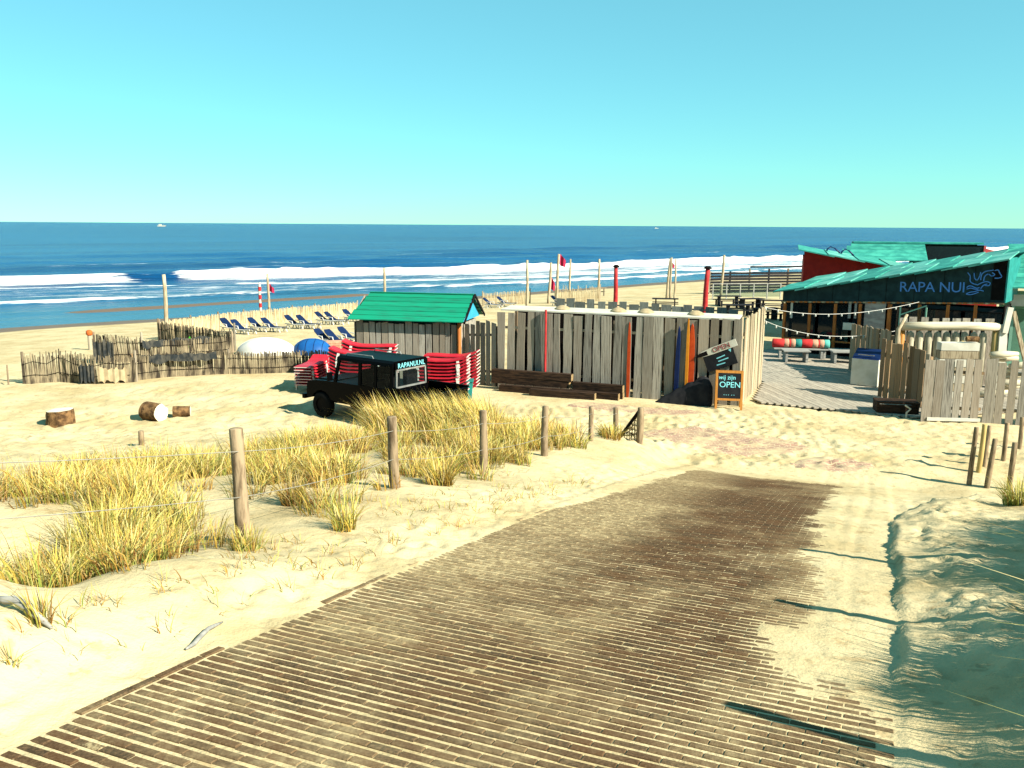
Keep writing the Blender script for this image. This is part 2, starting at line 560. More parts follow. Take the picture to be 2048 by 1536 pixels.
def thing(name, label, cat, loc=(0, 0, 0), rz=0.0, group=None, rot=None):
    o = bpy.data.objects.new(name, None)
    o.empty_display_size = 0.2
    COL.objects.link(o)
    o.location = loc
    o.rotation_euler = rot if rot is not None else (0, 0, rz)
    return tag(o, label, cat, group)


def structure(o, label=None):
    o['kind'] = 'structure'
    if label:
        o['label'] = label
    return o


def copy_tree(o, parent=None):
    c = o.copy()
    COL.objects.link(c)
    c.parent = parent
    for ch in o.children:
        copy_tree(ch, c)
    return c


def text_mesh(txt, size, name, mat, extrude=0.004, shear=0.0, spacing=1.0, bevel=0.0):
    cu = bpy.data.curves.new(name, 'FONT')
    cu.body = txt
    cu.size = size
    cu.extrude = extrude
    cu.shear = shear
    cu.space_character = spacing
    cu.offset = bevel
    cu.align_x = 'CENTER'
    cu.align_y = 'CENTER'
    cu.resolution_u = 3
    ob = bpy.data.objects.new(name, cu)
    COL.objects.link(ob)
    dg = bpy.context.evaluated_depsgraph_get()
    me = bpy.data.meshes.new_from_object(ob.evaluated_get(dg))
    bpy.data.objects.remove(ob)
    me.name = name
    me.materials.clear()
    me.materials.append(M[mat])
    return me


# ------------------------------------------------------------------ terrain
TH = R(23.0)
SN, CS = math.sin(TH), math.cos(TH)
RV0, RV1 = -4.42, 0.27           # road edges in the cross coordinate v
ZS = -1.5                        # sea level
EA = R(47.0)
ES = (math.cos(EA), math.sin(EA))
ET = (-math.sin(EA), math.cos(EA))


def sstep(a, b, x):
    t = np.clip((x - a) / (b - a), 0, 1)
    return t * t * (3 - 2 * t)


def vnoise(x, y, seed=0):
    xi, yi = np.floor(x).astype(np.int64), np.floor(y).astype(np.int64)
    fx, fy = x - xi, y - yi
    fx, fy = fx * fx * (3 - 2 * fx), fy * fy * (3 - 2 * fy)

    def h(a, b):
        n = (a * 374761393 + b * 668265263 + seed * 1442695041) & 0xFFFFFFFF
        n = ((n ^ (n >> 13)) * 1274126177) & 0xFFFFFFFF
        return ((n ^ (n >> 16)) & 0xFFFF) / 65535.0
    return (h(xi, yi) * (1 - fx) + h(xi + 1, yi) * fx) * (1 - fy) + (h(xi, yi + 1) * (1 - fx) + h(xi + 1, yi + 1) * fx) * fy - 0.5


def fbm(x, y, seed=0, oct=4):
    s, a = 0, 1.0
    for k in range(oct):
        s = s + a * vnoise(x * 2 ** k, y * 2 ** k, seed + k * 17)
        a *= 0.5
    return s


def ramp_z(u):
    r = 3.4 - 0.1 * u - 0.0025 * np.where(u > 0, u, 0) ** 2
    return 0.5 * (r + np.sqrt(r * r + 0.03)) - 0.5 * 0.03 ** 0.5 * np.exp(-np.abs(r) * 3)


CTRL = []


def cp(px, py, Y):
    p = at(px, py, Y)
    CTRL.append((p.x, p.y, p.z))


for q in ((487, 1085, 9.3), (790, 975, 12.7), (967, 952, 15.7), (1090, 912, 17.8), (1182, 882, 21), (1232, 870, 23.5), (1278, 886, 22.0),
          (0, 1180, 7.0), (0, 1040, 10.5), (0, 955, 16.0), (0, 915, 20.0), (250, 1150, 7.6), (250, 1010, 11.5), (250, 905, 21.0),
          (-300, 1200, 7.0), (-300, 1000, 12), (-300, 910, 20), (400, 960, 14.5), (600, 1000, 11.8), (600, 910, 18.0), (600, 868, 22.5),
          (800, 900, 17.5), (850, 862, 21.3), (940, 858, 21.8), (1000, 866, 21.0), (720, 868, 22.0)):
    cp(*q)
for q in ((-7.2, 25.5), (-4.5, 24.6), (-2.3, 24.2), (-1, 25.5), (1, 26.5), (3.5, 26.0), (6, 25), (9, 24.5), (-10, 25), (-14, 25), (-20, 25), (12, 23.5),
          (17, 24), (22, 26), (-30, 24), (-4.2, 28), (0, 30), (6, 29), (12, 28), (18, 30), (25, 30), (-12, 30), (-20, 32), (-32, 32), (35, 32)):
    CTRL.append((q[0], q[1], 0.0))
for u in (-6, -2, 1, 4, 7, 10, 13, 16, 19, 21.5):
    z = float(ramp_z(np.array(float(u))))
    for v, dz in ((RV0 + 0.2, 0.0), (RV1 - 0.2, 0.0), (1.1, 0.16), (2.6, 0.42), (3.6, 0.62), (6.0, 1.0 if u < 16 else 0.55)):
        k = 1.0 if u < 15 else max(0.15, 1 - (u - 15) / 8)
        CTRL.append((u * SN + v * CS, u * CS - v * SN, z + dz * k))
    if u < 5:
        CTRL.append((u * SN - 7.5 * CS, u * CS + 7.5 * SN, z + 0.55))
        CTRL.append((u * SN - 12 * CS, u * CS + 12 * SN, z + 0.5))
CT = np.array(CTRL)


def _ker(d):
    return np.sqrt(d * d + 0.6)


_A = _ker(np.hypot(CT[:, None, 0] - CT[None, :, 0], CT[:, None, 1] - CT[None, :, 1]))
_n = len(CT)
_K = np.zeros((_n + 3, _n + 3))
_K[:_n, :_n] = _A + np.eye(_n) * 0.02
_K[:_n, _n] = 1
_K[:_n, _n + 1:] = CT[:, :2]
_K[_n, :_n] = 1
_K[_n + 1:, :_n] = CT[:, :2].T
_W = np.linalg.solve(_K, np.concatenate([CT[:, 2], [0, 0, 0]]))


def beach_z(x, y):
    t = ET[0] * x + ET[1] * y
    s = ES[0] * x + ES[1] * y
    tt = 68.0 + 2.2 * fbm(s / 22.0, s * 0 + 3.1, 5, 3)
    z = ZS + 0.058 * (tt - t)
    z = np.where(t > tt, ZS - 0.03 * (t - tt), z)
    # low sandbar just off the waterline
    bar = 0.42 * np.exp(-((t - 77.5 + 0.03 * (s - 60)) / 2.6) ** 2) * sstep(20, 34, s) * (1 - sstep(58, 66, s))
    z = z + bar
    z = -np.log(np.exp(-np.clip(z, -4, 4) / 0.12) + 1.0) * 0.12
    return np.where(t > 130, -6.0 - 0 * z, z)


def base_z(x, y):
    x = np.asarray(x, float)
    y = np.asarray(y, float)
    shp = x.shape
    xf, yf = x.ravel(), y.ravel()
    u, v = xf * SN + yf * CS, xf * CS - yf * SN
    bz = beach_z(xf, yf)
    zr = np.array(bz)
    near = (yf < 31.5) & (np.abs(xf) < 46) & (yf > -20)
    idx = np.nonzero(near)[0]
    for k in range(0, len(idx), 20000):
        j = idx[k:k + 20000]
        d = np.hypot(xf[j, None] - CT[None, :, 0], yf[j, None] - CT[None, :, 1])
        zr[j] = _ker(d) @ _W[:_n] + _W[_n] + xf[j] * _W[_n + 1] + yf[j] * _W[_n + 2]
    far = sstep(24.0, 30.0, yf + 0 * xf)
    farx = np.maximum(sstep(34, 46, np.abs(xf)), 0)
    zz = zr * (1 - far) + bz * far
    zz = zz * (1 - farx) + farx * np.where(yf < 24, 2.2 * (1 - sstep(6, 24, yf)), bz)
    zz = np.where(yf < -20, 3.5, zz)
    wr = sstep(RV0 - 0.9, RV0, v) * (1 - sstep(RV1, RV1 + 0.9, v)) * (1 - sstep(22, 24, u)) * sstep(-9, -5, u)
    zz = zz * (1 - wr) + ramp_z(u) * wr
    # gentle dunes and hummocks away from the road
    off = (1 - wr)
    lum = fbm(xf / 1.3, yf / 1.3, 3, 3) * 0.10 + fbm(xf / 5, yf / 5, 9, 2) * 0.12
    amp = (0.35 + 0.65 * (1 - sstep(22, 26, yf))) * (1 - sstep(30, 44, yf) * 0.6)
    zz = zz + lum * off * amp * 0.8
    return zz.reshape(shp)


def zt(x, y):
    return float(base_z(np.array([x]), np.array([y]))[0])


def axis(parts):
    out = [parts[0][0]]
    for a, b, st in parts:
        n = max(1, int(round((b - a) / st)))
        out += list(np.linspace(a, b, n + 1)[1:])
    return out


def grow(a, b, st, k):
    out, x = [], a
    sgn = 1 if b > a else -1
    while (b - x) * sgn > 0:
        st *= k
        x += sgn * st
        out.append(x)
    return out


xs = sorted(grow(-24, -260, 0.7, 1.10)) + axis([(-24, -14, 0.28), (-14, -5, 0.13), (-5, 9.2, 0.055), (9.2, 14, 0.13), (14, 24, 0.28)]) + grow(24, 300, 0.7, 1.10)
ys = sorted(grow(-6, -60, 0.8, 1.2)) + axis([(-6, 3, 0.45), (3, 4.2, 0.12), (4.2, 18, 0.055), (18, 28, 0.10), (28, 36, 0.25), (36, 60, 0.6), (60, 110, 0.9)]) + grow(110, 420, 1.5, 1.06)
xs, ys = np.array(xs), np.array(ys)
GX, GY = np.meshgrid(xs, ys)
GZ = base_z(GX, GY)
GU, GV = GX * SN + GY * CS, GX * CS - GY * SN


def road_cover(u, v):
    """thickness of loose sand over the brick tops: negative means bare brick"""
    n1 = fbm(u * 0.35, v * 0.8, 21, 4)
    n2 = fbm(u * 2.2, v * 2.6, 31, 3)
    right = sstep(-1.05, -0.15, v + 0.55 * n1 + 0.2 * n2)
    right = right * sstep(5.6, 8.6, u + 0.8 * n1)
    left = sstep(-4.42, -4.75, v + 0.45 * n1 + 0.12 * n2 - 0.05 * sstep(9, 16, u) * 8)
    end = sstep(20.3, 21.6, u + 0.8 * n1)
    patch = 0.0 * n1
    c = np.maximum(np.maximum(right, left), np.maximum(end, patch))
    return -0.009 + 0.028 * c + 0.010 * n2 * np.minimum(1, c * 3 + 0.25)


inroad = (GV > RV0 - 0.05) & (GV < RV1 + 0.02) & (GU > -8) & (GU < 23)
cov = road_cover(GU, GV)
# wheel ruts in the sand along the right-hand strip
for rv, w, dpt in ((-0.15, 0.05, 0.02), (-0.42, 0.06, 0.018), (-0.75, 0.045, 0.016), (-1.15, 0.06, 0.016)):
    wob = 0.06 * np.sin(GU * 0.5 + rv * 9)
    cov = cov - dpt * sstep(0.009, 0.017, cov) * np.exp(-((GV - rv - wob) / w) ** 2) * (0.6 + 0.8 * np.abs(vnoise(GU * 9, GV * 3, 4)))
GZ = np.where(inroad, GZ + cov, GZ)
# sand ledge on the right of the road: the trodden bank stands a hand above the bricks
LV = RV1 + 0.06 * np.maximum(0, GU - 14.2) ** 2
ledge = sstep(0.0, 0.05, GV - LV + 0.06 * fbm(GU * 1.7, GU * 0, 77, 3)) * (1 - sstep(0.5, 1.4, GV - LV))
GZ = GZ + 0.085 * ledge * (0.2 + 0.8 * sstep(5.8, 7.5, GU)) * (1 - sstep(19, 21.5, GU)) * (0.35 + 1.2 * (0.5 + vnoise(GU * 0.8, GU * 0, 78)) + 0.8 * fbm(GU * 2.5, GV * 2.5, 79, 3))

# footprints
fr = np.random.RandomState(11)


def dent(x, y, ang, l, w, dpt):
    i0, i1 = np.searchsorted(xs, (x - 3 * l, x + 3 * l))
    j0, j1 = np.searchsorted(ys, (y - 3 * l, y + 3 * l))
    if i1 <= i0 or j1 <= j0:
        return
    X, Y = GX[j0:j1, i0:i1] - x, GY[j0:j1, i0:i1] - y
    a = X * math.cos(ang) + Y * math.sin(ang)
    b = -X * math.sin(ang) + Y * math.cos(ang)
    q = (a / l) ** 2 + (b / w) ** 2
    GZ[j0:j1, i0:i1] += -dpt * np.exp(-q * 1.2) + dpt * 0.45 * np.exp(-(np.sqrt(q) - 1.5) ** 2 * 3)


def uv2xy(u, v):
    return u * SN + v * CS, u * CS - v * SN


for k in range(260):                                     # walkers keep to the sandy left verge
    u, v = fr.uniform(3, 20), RV0 - abs(fr.normal(0.15, 0.55)) - 0.1
    dent(*uv2xy(u, v), R(67) + fr.normal(0, 0.5), 0.14, 0.075, 0.024)
for k in range(420):                                     # trodden bank on the right
    u, v = fr.uniform(2, 19), RV1 + 0.35 + abs(fr.normal(0.2, 0.9))
    dent(*uv2xy(u, v), R(67) + fr.normal(0, 0.6), 0.13, 0.075, 0.022)
for k in range(1500):                                    # in front of the compound
    x, y = fr.uniform(-1, 15), fr.uniform(22, 29.2)
    dent(x, y, fr.uniform(0, 6.3), 0.19, 0.12, 0.034)
for k in range(1700):                                    # open beach
    x, y = fr.uniform(-22, -6), fr.uniform(19, 33)
    dent(x, y, fr.uniform(0, 6.3), 0.24, 0.17, 0.04)

ny, nx = GX.shape
vt = np.stack([GX, GY, GZ], -1).reshape(-1, 3).astype(np.float32)
ii = np.arange(ny * nx).reshape(ny, nx)
fc = np.stack([ii[:-1, :-1], ii[:-1, 1:], ii[1:, 1:], ii[1:, :-1]], -1).reshape(-1, 4)


def np_mesh(name, vt, fc, mat, smooth=True):
    me = bpy.data.meshes.new(name)
    me.vertices.add(len(vt))
    me.vertices.foreach_set('co', np.asarray(vt, np.float32).ravel())
    k = fc.shape[1]
    me.loops.add(fc.size)
    me.loops.foreach_set('vertex_index', fc.ravel().astype(np.int32))
    me.polygons.add(len(fc))
    me.polygons.foreach_set('loop_start', (np.arange(len(fc)) * k).astype(np.int32))
    if smooth:
        me.polygons.foreach_set('use_smooth', np.ones(len(fc), bool))
    me.materials.append(M[mat])
    me.update(calc_edges=True)
    return me


def fattr(me, name, vals):
    a = me.attributes.new(name, 'FLOAT', 'POINT')
    a.data.foreach_set('value', np.asarray(vals, np.float32).ravel())


me = np_mesh('beach_sand', vt, fc, 'sand')
tG = ET[0] * GX + ET[1] * GY
wetv = (1 - sstep(ZS + 0.02, ZS + 0.55, GZ)) * (tG > 50)
fattr(me, 'wet', wetv)
structure(place(me, 'beach_sand'), 'pale yellow dune and beach sand with footprints')


def ground(x, y):
    """height of the finished sand sheet"""
    i = min(max(int(np.searchsorted(xs, x)) - 1, 0), nx - 2)
    j = min(max(int(np.searchsorted(ys, y)) - 1, 0), ny - 2)
    fx, fy = (x - xs[i]) / (xs[i + 1] - xs[i]), (y - ys[j]) / (ys[j + 1] - ys[j])
    return float((GZ[j, i] * (1 - fx) + GZ[j, i + 1] * fx) * (1 - fy) + (GZ[j + 1, i] * (1 - fx) + GZ[j + 1, i + 1] * fx) * fy)


def onground(px, py, zg=0.0):
    """where the sight line through a pixel first meets the sand"""
    d = ray(px, py)
    t = 3.0
    while t < 160:
        p = Vector((0, 0, HC)) + d * t
        if p.z <= ground(p.x, p.y):
            return p
        t += 0.04 if t < 40 else 0.15
    return atz(px, py, zg)


# ------------------------------------------------------------------ sea
ss = np.array(sorted(grow(-40, -60000, 4, 1.25)) + axis([(-40, 10, 1.6), (10, 130, 0.7), (130, 260, 1.4)]) + grow(260, 60000, 4, 1.22))
ts = np.array(axis([(60, 66, 2), (66, 132, 0.42), (132, 180, 1.0)]) + grow(180, 60000, 1.6, 1.06))
SS, TT = np.meshgrid(ss, ts)
SX, SY = ES[0] * SS + ET[0] * TT, ES[1] * SS + ET[1] * TT
nearw = 1 - sstep(150, 400, TT)
cr = SS * math.cos(R(-11)) + TT * math.sin(R(-11)) * 0
fm = np.zeros_like(SS)
zz = np.zeros_like(SS)
wob = 2.2 * fbm(SS / 14.0, SS * 0 + 1.7, 41, 3)
t_near = np.interp(SS, [-40, 34, 60, 94, 166, 260], [126, 112, 99, 87, 79, 74]) + 2.0 * fbm(SS / 5.0, SS * 0, 43, 3)
t_far = np.interp(SS, [-40, 38, 75, 112, 212, 260], [128, 121, 117, 106, 97, 95]) + wob
t_2 = np.interp(SS, [-40, 33, 58, 85, 135, 260], [96, 88.5, 84, 78, 72.8, 70.5]) + 0.8 * fbm(SS / 4.0, SS * 0, 47, 3)
gap = sstep(0.025, 0.09, np.abs(((SS - 55.0) / 60.0)))
crest = 0.6 + 0.7 * (vnoise(SS / 7.0, SS * 0, 51) + 0.5) + 0.55 * np.maximum(0, vnoise(SS / 2.2, SS * 0, 52))
zz += nearw * crest * 0.85 * np.where(TT > t_far, np.exp(-((TT - t_far) / 4.5) ** 2), np.exp(-((TT - t_far) / 1.6) ** 2))
inside = sstep(-0.6, 0.6, TT - t_near) * (1 - sstep(-0.4, 0.8, TT - t_far))
depthf = np.clip((TT - t_near) / np.maximum(t_far - t_near, 1), 0, 1)
fm = np.maximum(fm, inside * (0.50 + 0.34 * np.exp(-((1 - depthf) / 0.35) ** 2) + 0.26 * np.exp(-(depthf / 0.22) ** 2) - 0.35 * np.exp(-((depthf - 0.35) / 0.18) ** 2) * (1 - sstep(70, 110, SS))) * (0.25 + 0.75 * gap))
r2 = np.exp(-((TT - t_2) / 0.9) ** 2)
zz += nearw * 0.28 * np.where(TT > t_2, np.exp(-((TT - t_2) / 2.2) ** 2), np.exp(-((TT - t_2) / 0.7) ** 2))
fm = np.maximum(fm, r2 * (0.62 + 0.5 * vnoise(SS / 7.0, SS * 0 + 9, 53) * 1.2 + 0.25 * sstep(50, 80, SS)))
fm = np.maximum(fm, 0.36 * sstep(0, 1.5, TT - t_2) * (1 - sstep(-2, 1, TT - t_near)))
# swell lines further out
for k, (off, amp, wd) in enumerate(((16, 0.5, 4.0), (34, 0.55, 5.0), (58, 0.6, 6.0), (90, 0.6, 7.0))):
    tl = t_far + off + 3.0 * fbm(SS / 18.0, SS * 0 + k, 61 + k, 2)
    zz += nearw * amp * np.exp(-((TT - tl) / wd) ** 2) * (0.4 + 1.2 * np.abs(vnoise(SS / 28.0, SS * 0 + k, 71 + k)) * 2)
    if k < 3:
        fm = np.maximum(fm, 0.46 * np.exp(-((TT - tl) / 0.8) ** 2) * sstep(0.16, 0.3, vnoise(SS / 16.0, SS * 0 + k * 3, 81 + k)))
zz += nearw * 0.10 * fbm(SS / 6.0, TT / 2.2, 91, 3) * sstep(70, 84, TT)
shl = 1 - sstep(72, 112, TT)
SZ = ZS + zz
sv = np.stack([SX, SY, SZ], -1).reshape(-1, 3)
si = np.arange(SS.size).reshape(SS.shape)
sf = np.stack([si[:-1, :-1], si[:-1, 1:], si[1:, 1:], si[1:, :-1]], -1).reshape(-1, 4)
me = np_mesh('sea', sv, sf, 'sea')
fattr(me, 'foam', np.clip(fm, 0, 1.2))
fattr(me, 'shallow', shl)
structure(place(me, 'sea'), 'deep blue sea with white breakers rolling in')
# ------------------------------------------------------------------ brick road
def in_view(p, pad=60):
    d = Vector(p) - Vector((0, 0, HC))
    w = d.dot(FW)
    if w < 0.5:
        return False
    return -pad < 1024 + FOC * d.dot(RT) / w < 2048 + pad and -pad < 768 - FOC * d.dot(UP) / w < 1536 + pad


PU, PV, BL, BW, BH = 0.096, 0.215, 0.2105, 0.062, 0.06
rv, ru = [], []
for k in range(int((22.0 + 6) / 0.5) + 1):
    u = -6 + 0.5 * k
    for v in (RV0, RV1):
        x, y = uv2xy(u, v)
        rv.append((x, y, float(ramp_z(np.array(u))) - 0.07))
rf = [(2 * k, 2 * k + 1, 2 * k + 3, 2 * k + 2) for k in range(len(rv) // 2 - 1)]
road = structure(MB().add(rv, rf).build('road', 'sand'), 'brick paved ramp road half covered with drifted sand')


def brick_shape(j):
    r2 = random.Random(100 + j)
    b = MB()
    bl = BL if j < 6 else BL / 2 - 0.002
    hx, hy, c = bl / 2 * r2.uniform(0.975, 1.0), BW / 2 * r2.uniform(0.93, 1.0), 0.005
    vs = []
    for (a, z) in ((0.0, -BH), (0.0, -c), (c, 0.0)):
        for (i, k) in ((-1, -1), (1, -1), (1, 1), (-1, 1)):
            vs.append((i * (hx - a), k * (hy - a), z + (r2.uniform(-0.001, 0.001) if z == 0 else 0)))
    fs = []
    for lv in (0, 4):
        for i in range(4):
            j2 = (i + 1) % 4
            fs.append((lv + i, lv + j2, lv + 4 + j2, lv + 4 + i))
    fs.append((8, 9, 10, 11))
    b.add(vs, fs)
    return b


BRS = [brick_shape(j) for j in range(7)]
BRM = [b.mesh('brick', 'brick') for b in BRS]
cand = []
k = 0
u = 2.6
br = random.Random(5)


def add_brick(uu, vv, j, turn=0.0, dz=0.0):
    if float(road_cover(np.array([uu]), np.array([vv]))[0]) < 0.012 or turn:
        x, y = uv2xy(uu, vv)
        z = float(ramp_z(np.array(uu))) + br.uniform(-0.003, 0.004) + dz
        sl_ = math.atan((float(ramp_z(np.array(uu + 0.1))) - float(ramp_z(np.array(uu - 0.1)))) / 0.2)
        cand.append((x, y, z, sl_, j, br.uniform(-0.012, 0.012), turn))


while u < 21.2:
    v = RV0 + 0.03 + PV / 2
    if k % 2:
        add_brick(u, RV0 + 0.03 + PV / 4, 6)
        v += PV / 2
    while v < RV1 - 0.05:
        add_brick(u + br.uniform(-0.005, 0.005), v + br.uniform(-0.001, 0.001), br.randrange(6))
        v += PV
    u += PU
    k += 1
u = 2.0
while u < 20.5:                                    # edge course laid lengthwise along the left side
    if float(fbm(np.array(u * 0.7), np.array(2.0), 88, 2)) < 0.12:
        add_brick(u, RV0 - 0.02, br.randrange(6), 1.0, 0.006)
    u += PV
vis = [c for c in cand if in_view(c[:3], 40)]
vis.sort(key=lambda c: c[0] ** 2 + c[1] ** 2 + (c[2] - HC) ** 2)
def brick_matrix(x, y, z, sl_, dz, turn):
    mt = Matrix.Translation((x, y, z)) @ Matrix.Rotation(-TH + dz, 4, 'Z') @ Matrix.Rotation(sl_, 4, 'X')
    return mt @ Matrix.Rotation(math.pi / 2, 4, 'Z') if turn else mt


for (x, y, z, sl_, j, dz, turn) in vis[:300]:
    place(BRM[j], 'brick', road, (x, y, z), rot=brick_matrix(x, y, z, sl_, dz, turn).to_euler())
bv, bf, tone = [], [], []
for (x, y, z, sl_, j, dz, turn) in vis[300:]:
    mt = brick_matrix(x, y, z, sl_, dz, turn)
    n = len(bv)
    bv += [tuple(mt @ Vector(p)) for p in BRS[j].v]
    bf += [tuple(i + n for i in f) for f in BRS[j].f]
    tone += [br.random()] * len(BRS[j].v)
me = bpy.data.meshes.new('brick_courses')
me.from_pydata(bv, [], bf)
me.materials.append(M['brick'])
fattr(me, 'tone', tone)
o = place(me, 'brick_courses', road)
o['kind'] = 'stuff'

# sandy paving showing through in front of the compound
def paving(name, label, pts, dz):
    c = sum((Vector(p) for p in pts), Vector((0, 0))) / len(pts)
    loop = []
    n = 72
    for i in range(n):
        a = i / n * len(pts)
        p0, p1, p2, p3 = [Vector(pts[(int(a) + q) % len(pts)]) for q in (-1, 0, 1, 2)]
        t = a - int(a)
        q = 0.5 * ((2 * p1) + (p2 - p0) * t + (2 * p0 - 5 * p1 + 4 * p2 - p3) * t * t + (3 * p1 - p0 - 3 * p2 + p3) * t ** 3)
        loop.append(c + (q - c) * (1 + 0.16 * float(fbm(np.array(i * 0.45), np.array(7.0), 3, 3))))
    vs = []
    rings = 14
    for k in range(rings):
        f = 1 - k / rings
        for q in loop:
            w = c + (q - c) * f
            vs.append((w.x, w.y, ground(w.x, w.y) + (dz if k else -0.03)))
    vs.append((c.x, c.y, ground(c.x, c.y) + dz))
    fs = []
    for k in range(rings - 1):
        for i in range(n):
            j = (i + 1) % n
            fs.append((k * n + i, k * n + j, (k + 1) * n + j, (k + 1) * n + i))
    for i in range(n):
        fs.append(((rings - 1) * n + i, (rings - 1) * n + (i + 1) % n, rings * n))
    return structure(MB().add(vs, fs).build(name, 'pinkpave', smooth=True), label)


def gxy(px, py):
    p = atz(px, py, 0.0)
    return (p.x, p.y)


paving('paving', 'pinkish brick paving showing through sand past the ramp', [gxy(1290, 880), gxy(1300, 862), gxy(1400, 853), gxy(1500, 868), gxy(1640, 898), gxy(1480, 906), gxy(1380, 893)], 0.02)
paving('paving', 'sandy pink paving strip along the tall plank fence', [gxy(1130, 812), gxy(1180, 806), gxy(1300, 816), gxy(1420, 826), gxy(1380, 834), gxy(1240, 824)], 0.02)
paving('paving', 'small patch of pink paving at the end of the ramp', [gxy(1580, 925), gxy(1640, 911), gxy(1740, 925), gxy(1720, 942), gxy(1620, 938)], 0.02)

# ------------------------------------------------------------------ posts
def post_mesh(h, r, seed, flat=True):
    r2 = random.Random(seed)
    n = 12
    b = MB()
    pts, rs = [], []
    lev = 7
    bx, by = r2.uniform(-0.02, 0.02), r2.uniform(-0.02, 0.02)
    for i in range(lev):
        t = i / (lev - 1)
        pts.append((bx * math.sin(t * 3), by * math.sin(t * 3), -0.35 + t * (h + 0.35)))
        rs.append(r * (1.08 - 0.14 * t) * r2.uniform(0.96, 1.04))
    pts.append((pts[-1][0], pts[-1][1], h + 0.008))
    rs.append(r * 0.86)
    b.tube(pts, rs, n)
    return b


def fpost(label, px, py, Y, h, r, seed, tilt=(0, 0), mat='post', group=None, name='fence_post', base=None):
    p = Vector(base) if base is not None else onground(px, py)
    if base is None and Y:
        q = at(px, py, Y)
        p = Vector((q.x, q.y, 0))
    z = ground(p.x, p.y)
    o = post_mesh(h, r, seed).build(name, mat, smooth=True)
    o.location = (p.x, p.y, z)
    o.rotation_euler = (tilt[0], tilt[1], 0)
    tag(o, label, 'post', group)
    return o


LP = [(487, 1085, 9.3, 1.16, 0.078), (790, 975, 12.7, 1.0, 0.075), (967, 952, 15.7, 1.12, 0.073), (1090, 912, 17.8, 0.98, 0.072),
      (1182, 882, 21, 0.80, 0.066), (1232, 870, 23.5, 0.74, 0.072), (1278, 886, 22.0, 0.80, 0.085)]
LL = ['nearest weathered wire fence post on the dune, reddish streak down its face', 'second nearest wire fence post, standing in dry dune grass',
      'wire fence post standing right of the densest grass, third along the ramp', 'fourth wire fence post along the ramp, with pale chipped top',
      'thin grey wire fence post half buried in drift sand, fifth along the ramp', 'short wire fence post just left of the netting corner',
      'thick corner post at the far end of the ramp fence beside the netting']
lpost = []
TOPS = (860, 835, 823, 815, 815, 817, 817)
for k, (px, py, Y, h, r) in enumerate(LP):
    q = onground(px, py)
    h = (py - TOPS[k]) * (q.y * math.cos(PITCH) + (HC - q.z) * math.sin(PITCH)) / FOC * 1.03
    LP[k] = (px, py, Y, h, r)
    lpost.append(fpost(LL[k], px, py, None, h, r, 40 + k, ((rnd.uniform(-0.03, 0.03)), rnd.uniform(-0.03, 0.03)), group='wire fence posts left of the ramp'))
fpost('short lone stub of post on the open sand behind the dune grass', 284, 890, None, 0.36, 0.07, 60)


def wire(label, pts, sag=0.05):
    b = MB()
    out = []
    for a, c in zip(pts[:-1], pts[1:]):
        a, c = Vector(a), Vector(c)
        for k in range(6):
            t = k / 6
            q = a.lerp(c, t)
            q.z -= sag * 4 * t * (1 - t)
            out.append(q)
    out.append(Vector(pts[-1]))
    b.tube(out, 0.0045, 5)
    return tag(b.build('fence_wire', 'wire'), label, 'wire', 'fence wires')


p0 = lpost[0].location
ext = Vector((-6.2, 4.0, 0))
ext.z = ground(-6.2, 4.0)
for frac, nm in ((0.82, 'upper'), (0.42, 'lower')):
    pts = [ext + Vector((0, 0, 1.1 * frac))] + [o.location + Vector((0, -0.07, LP[k][3] * frac)) for k, o in enumerate(lpost[:6])]
    wire('sagging %s wire strung between the posts left of the ramp' % nm, pts)

# leaning pole and netting at the far corner of that fence
cpost = lpost[6].location
q0 = at(1240, 862, 22.6)
q0.z = ground(q0.x, q0.y)
b = MB().tube([q0 + Vector((0, 0, -0.05)), cpost + Vector((0, 0, 0.86))], 0.045, 8)
tag(b.build('leaning_pole', 'dark_gap'), 'dark pole leaning up against the thick corner post', 'pole')
b = MB()
for i in range(9):
    t = i / 8
    top = q0.lerp(cpost + Vector((0, 0, 0.82)), t)
    bot = Vector((top.x, top.y, ground(top.x, top.y) - 0.02))
    b.tube([bot, top], 0.012, 4)
for j in range(1, 6):
    a = q0.lerp(cpost + Vector((0, 0, 0.8)), j / 6)
    c2 = Vector((cpost.x, cpost.y, a.z))
    b.tube([a, c2], 0.012, 4)
for i in range(14):
    t = rnd.random()
    top = q0.lerp(cpost + Vector((0, 0, 0.8)), t)
    bot = Vector((top.x, top.y, ground(top.x, top.y)))
    f = bot.lerp(top, rnd.random())
    g = q0.lerp(cpost, rnd.random())
    g.z = ground(g.x, g.y) + rnd.uniform(0, 0.3)
    b.tube([f, g], 0.01, 4)
tag(b.build('netting', 'net'), 'brown triangle of tangled netting under the leaning pole', 'netting')

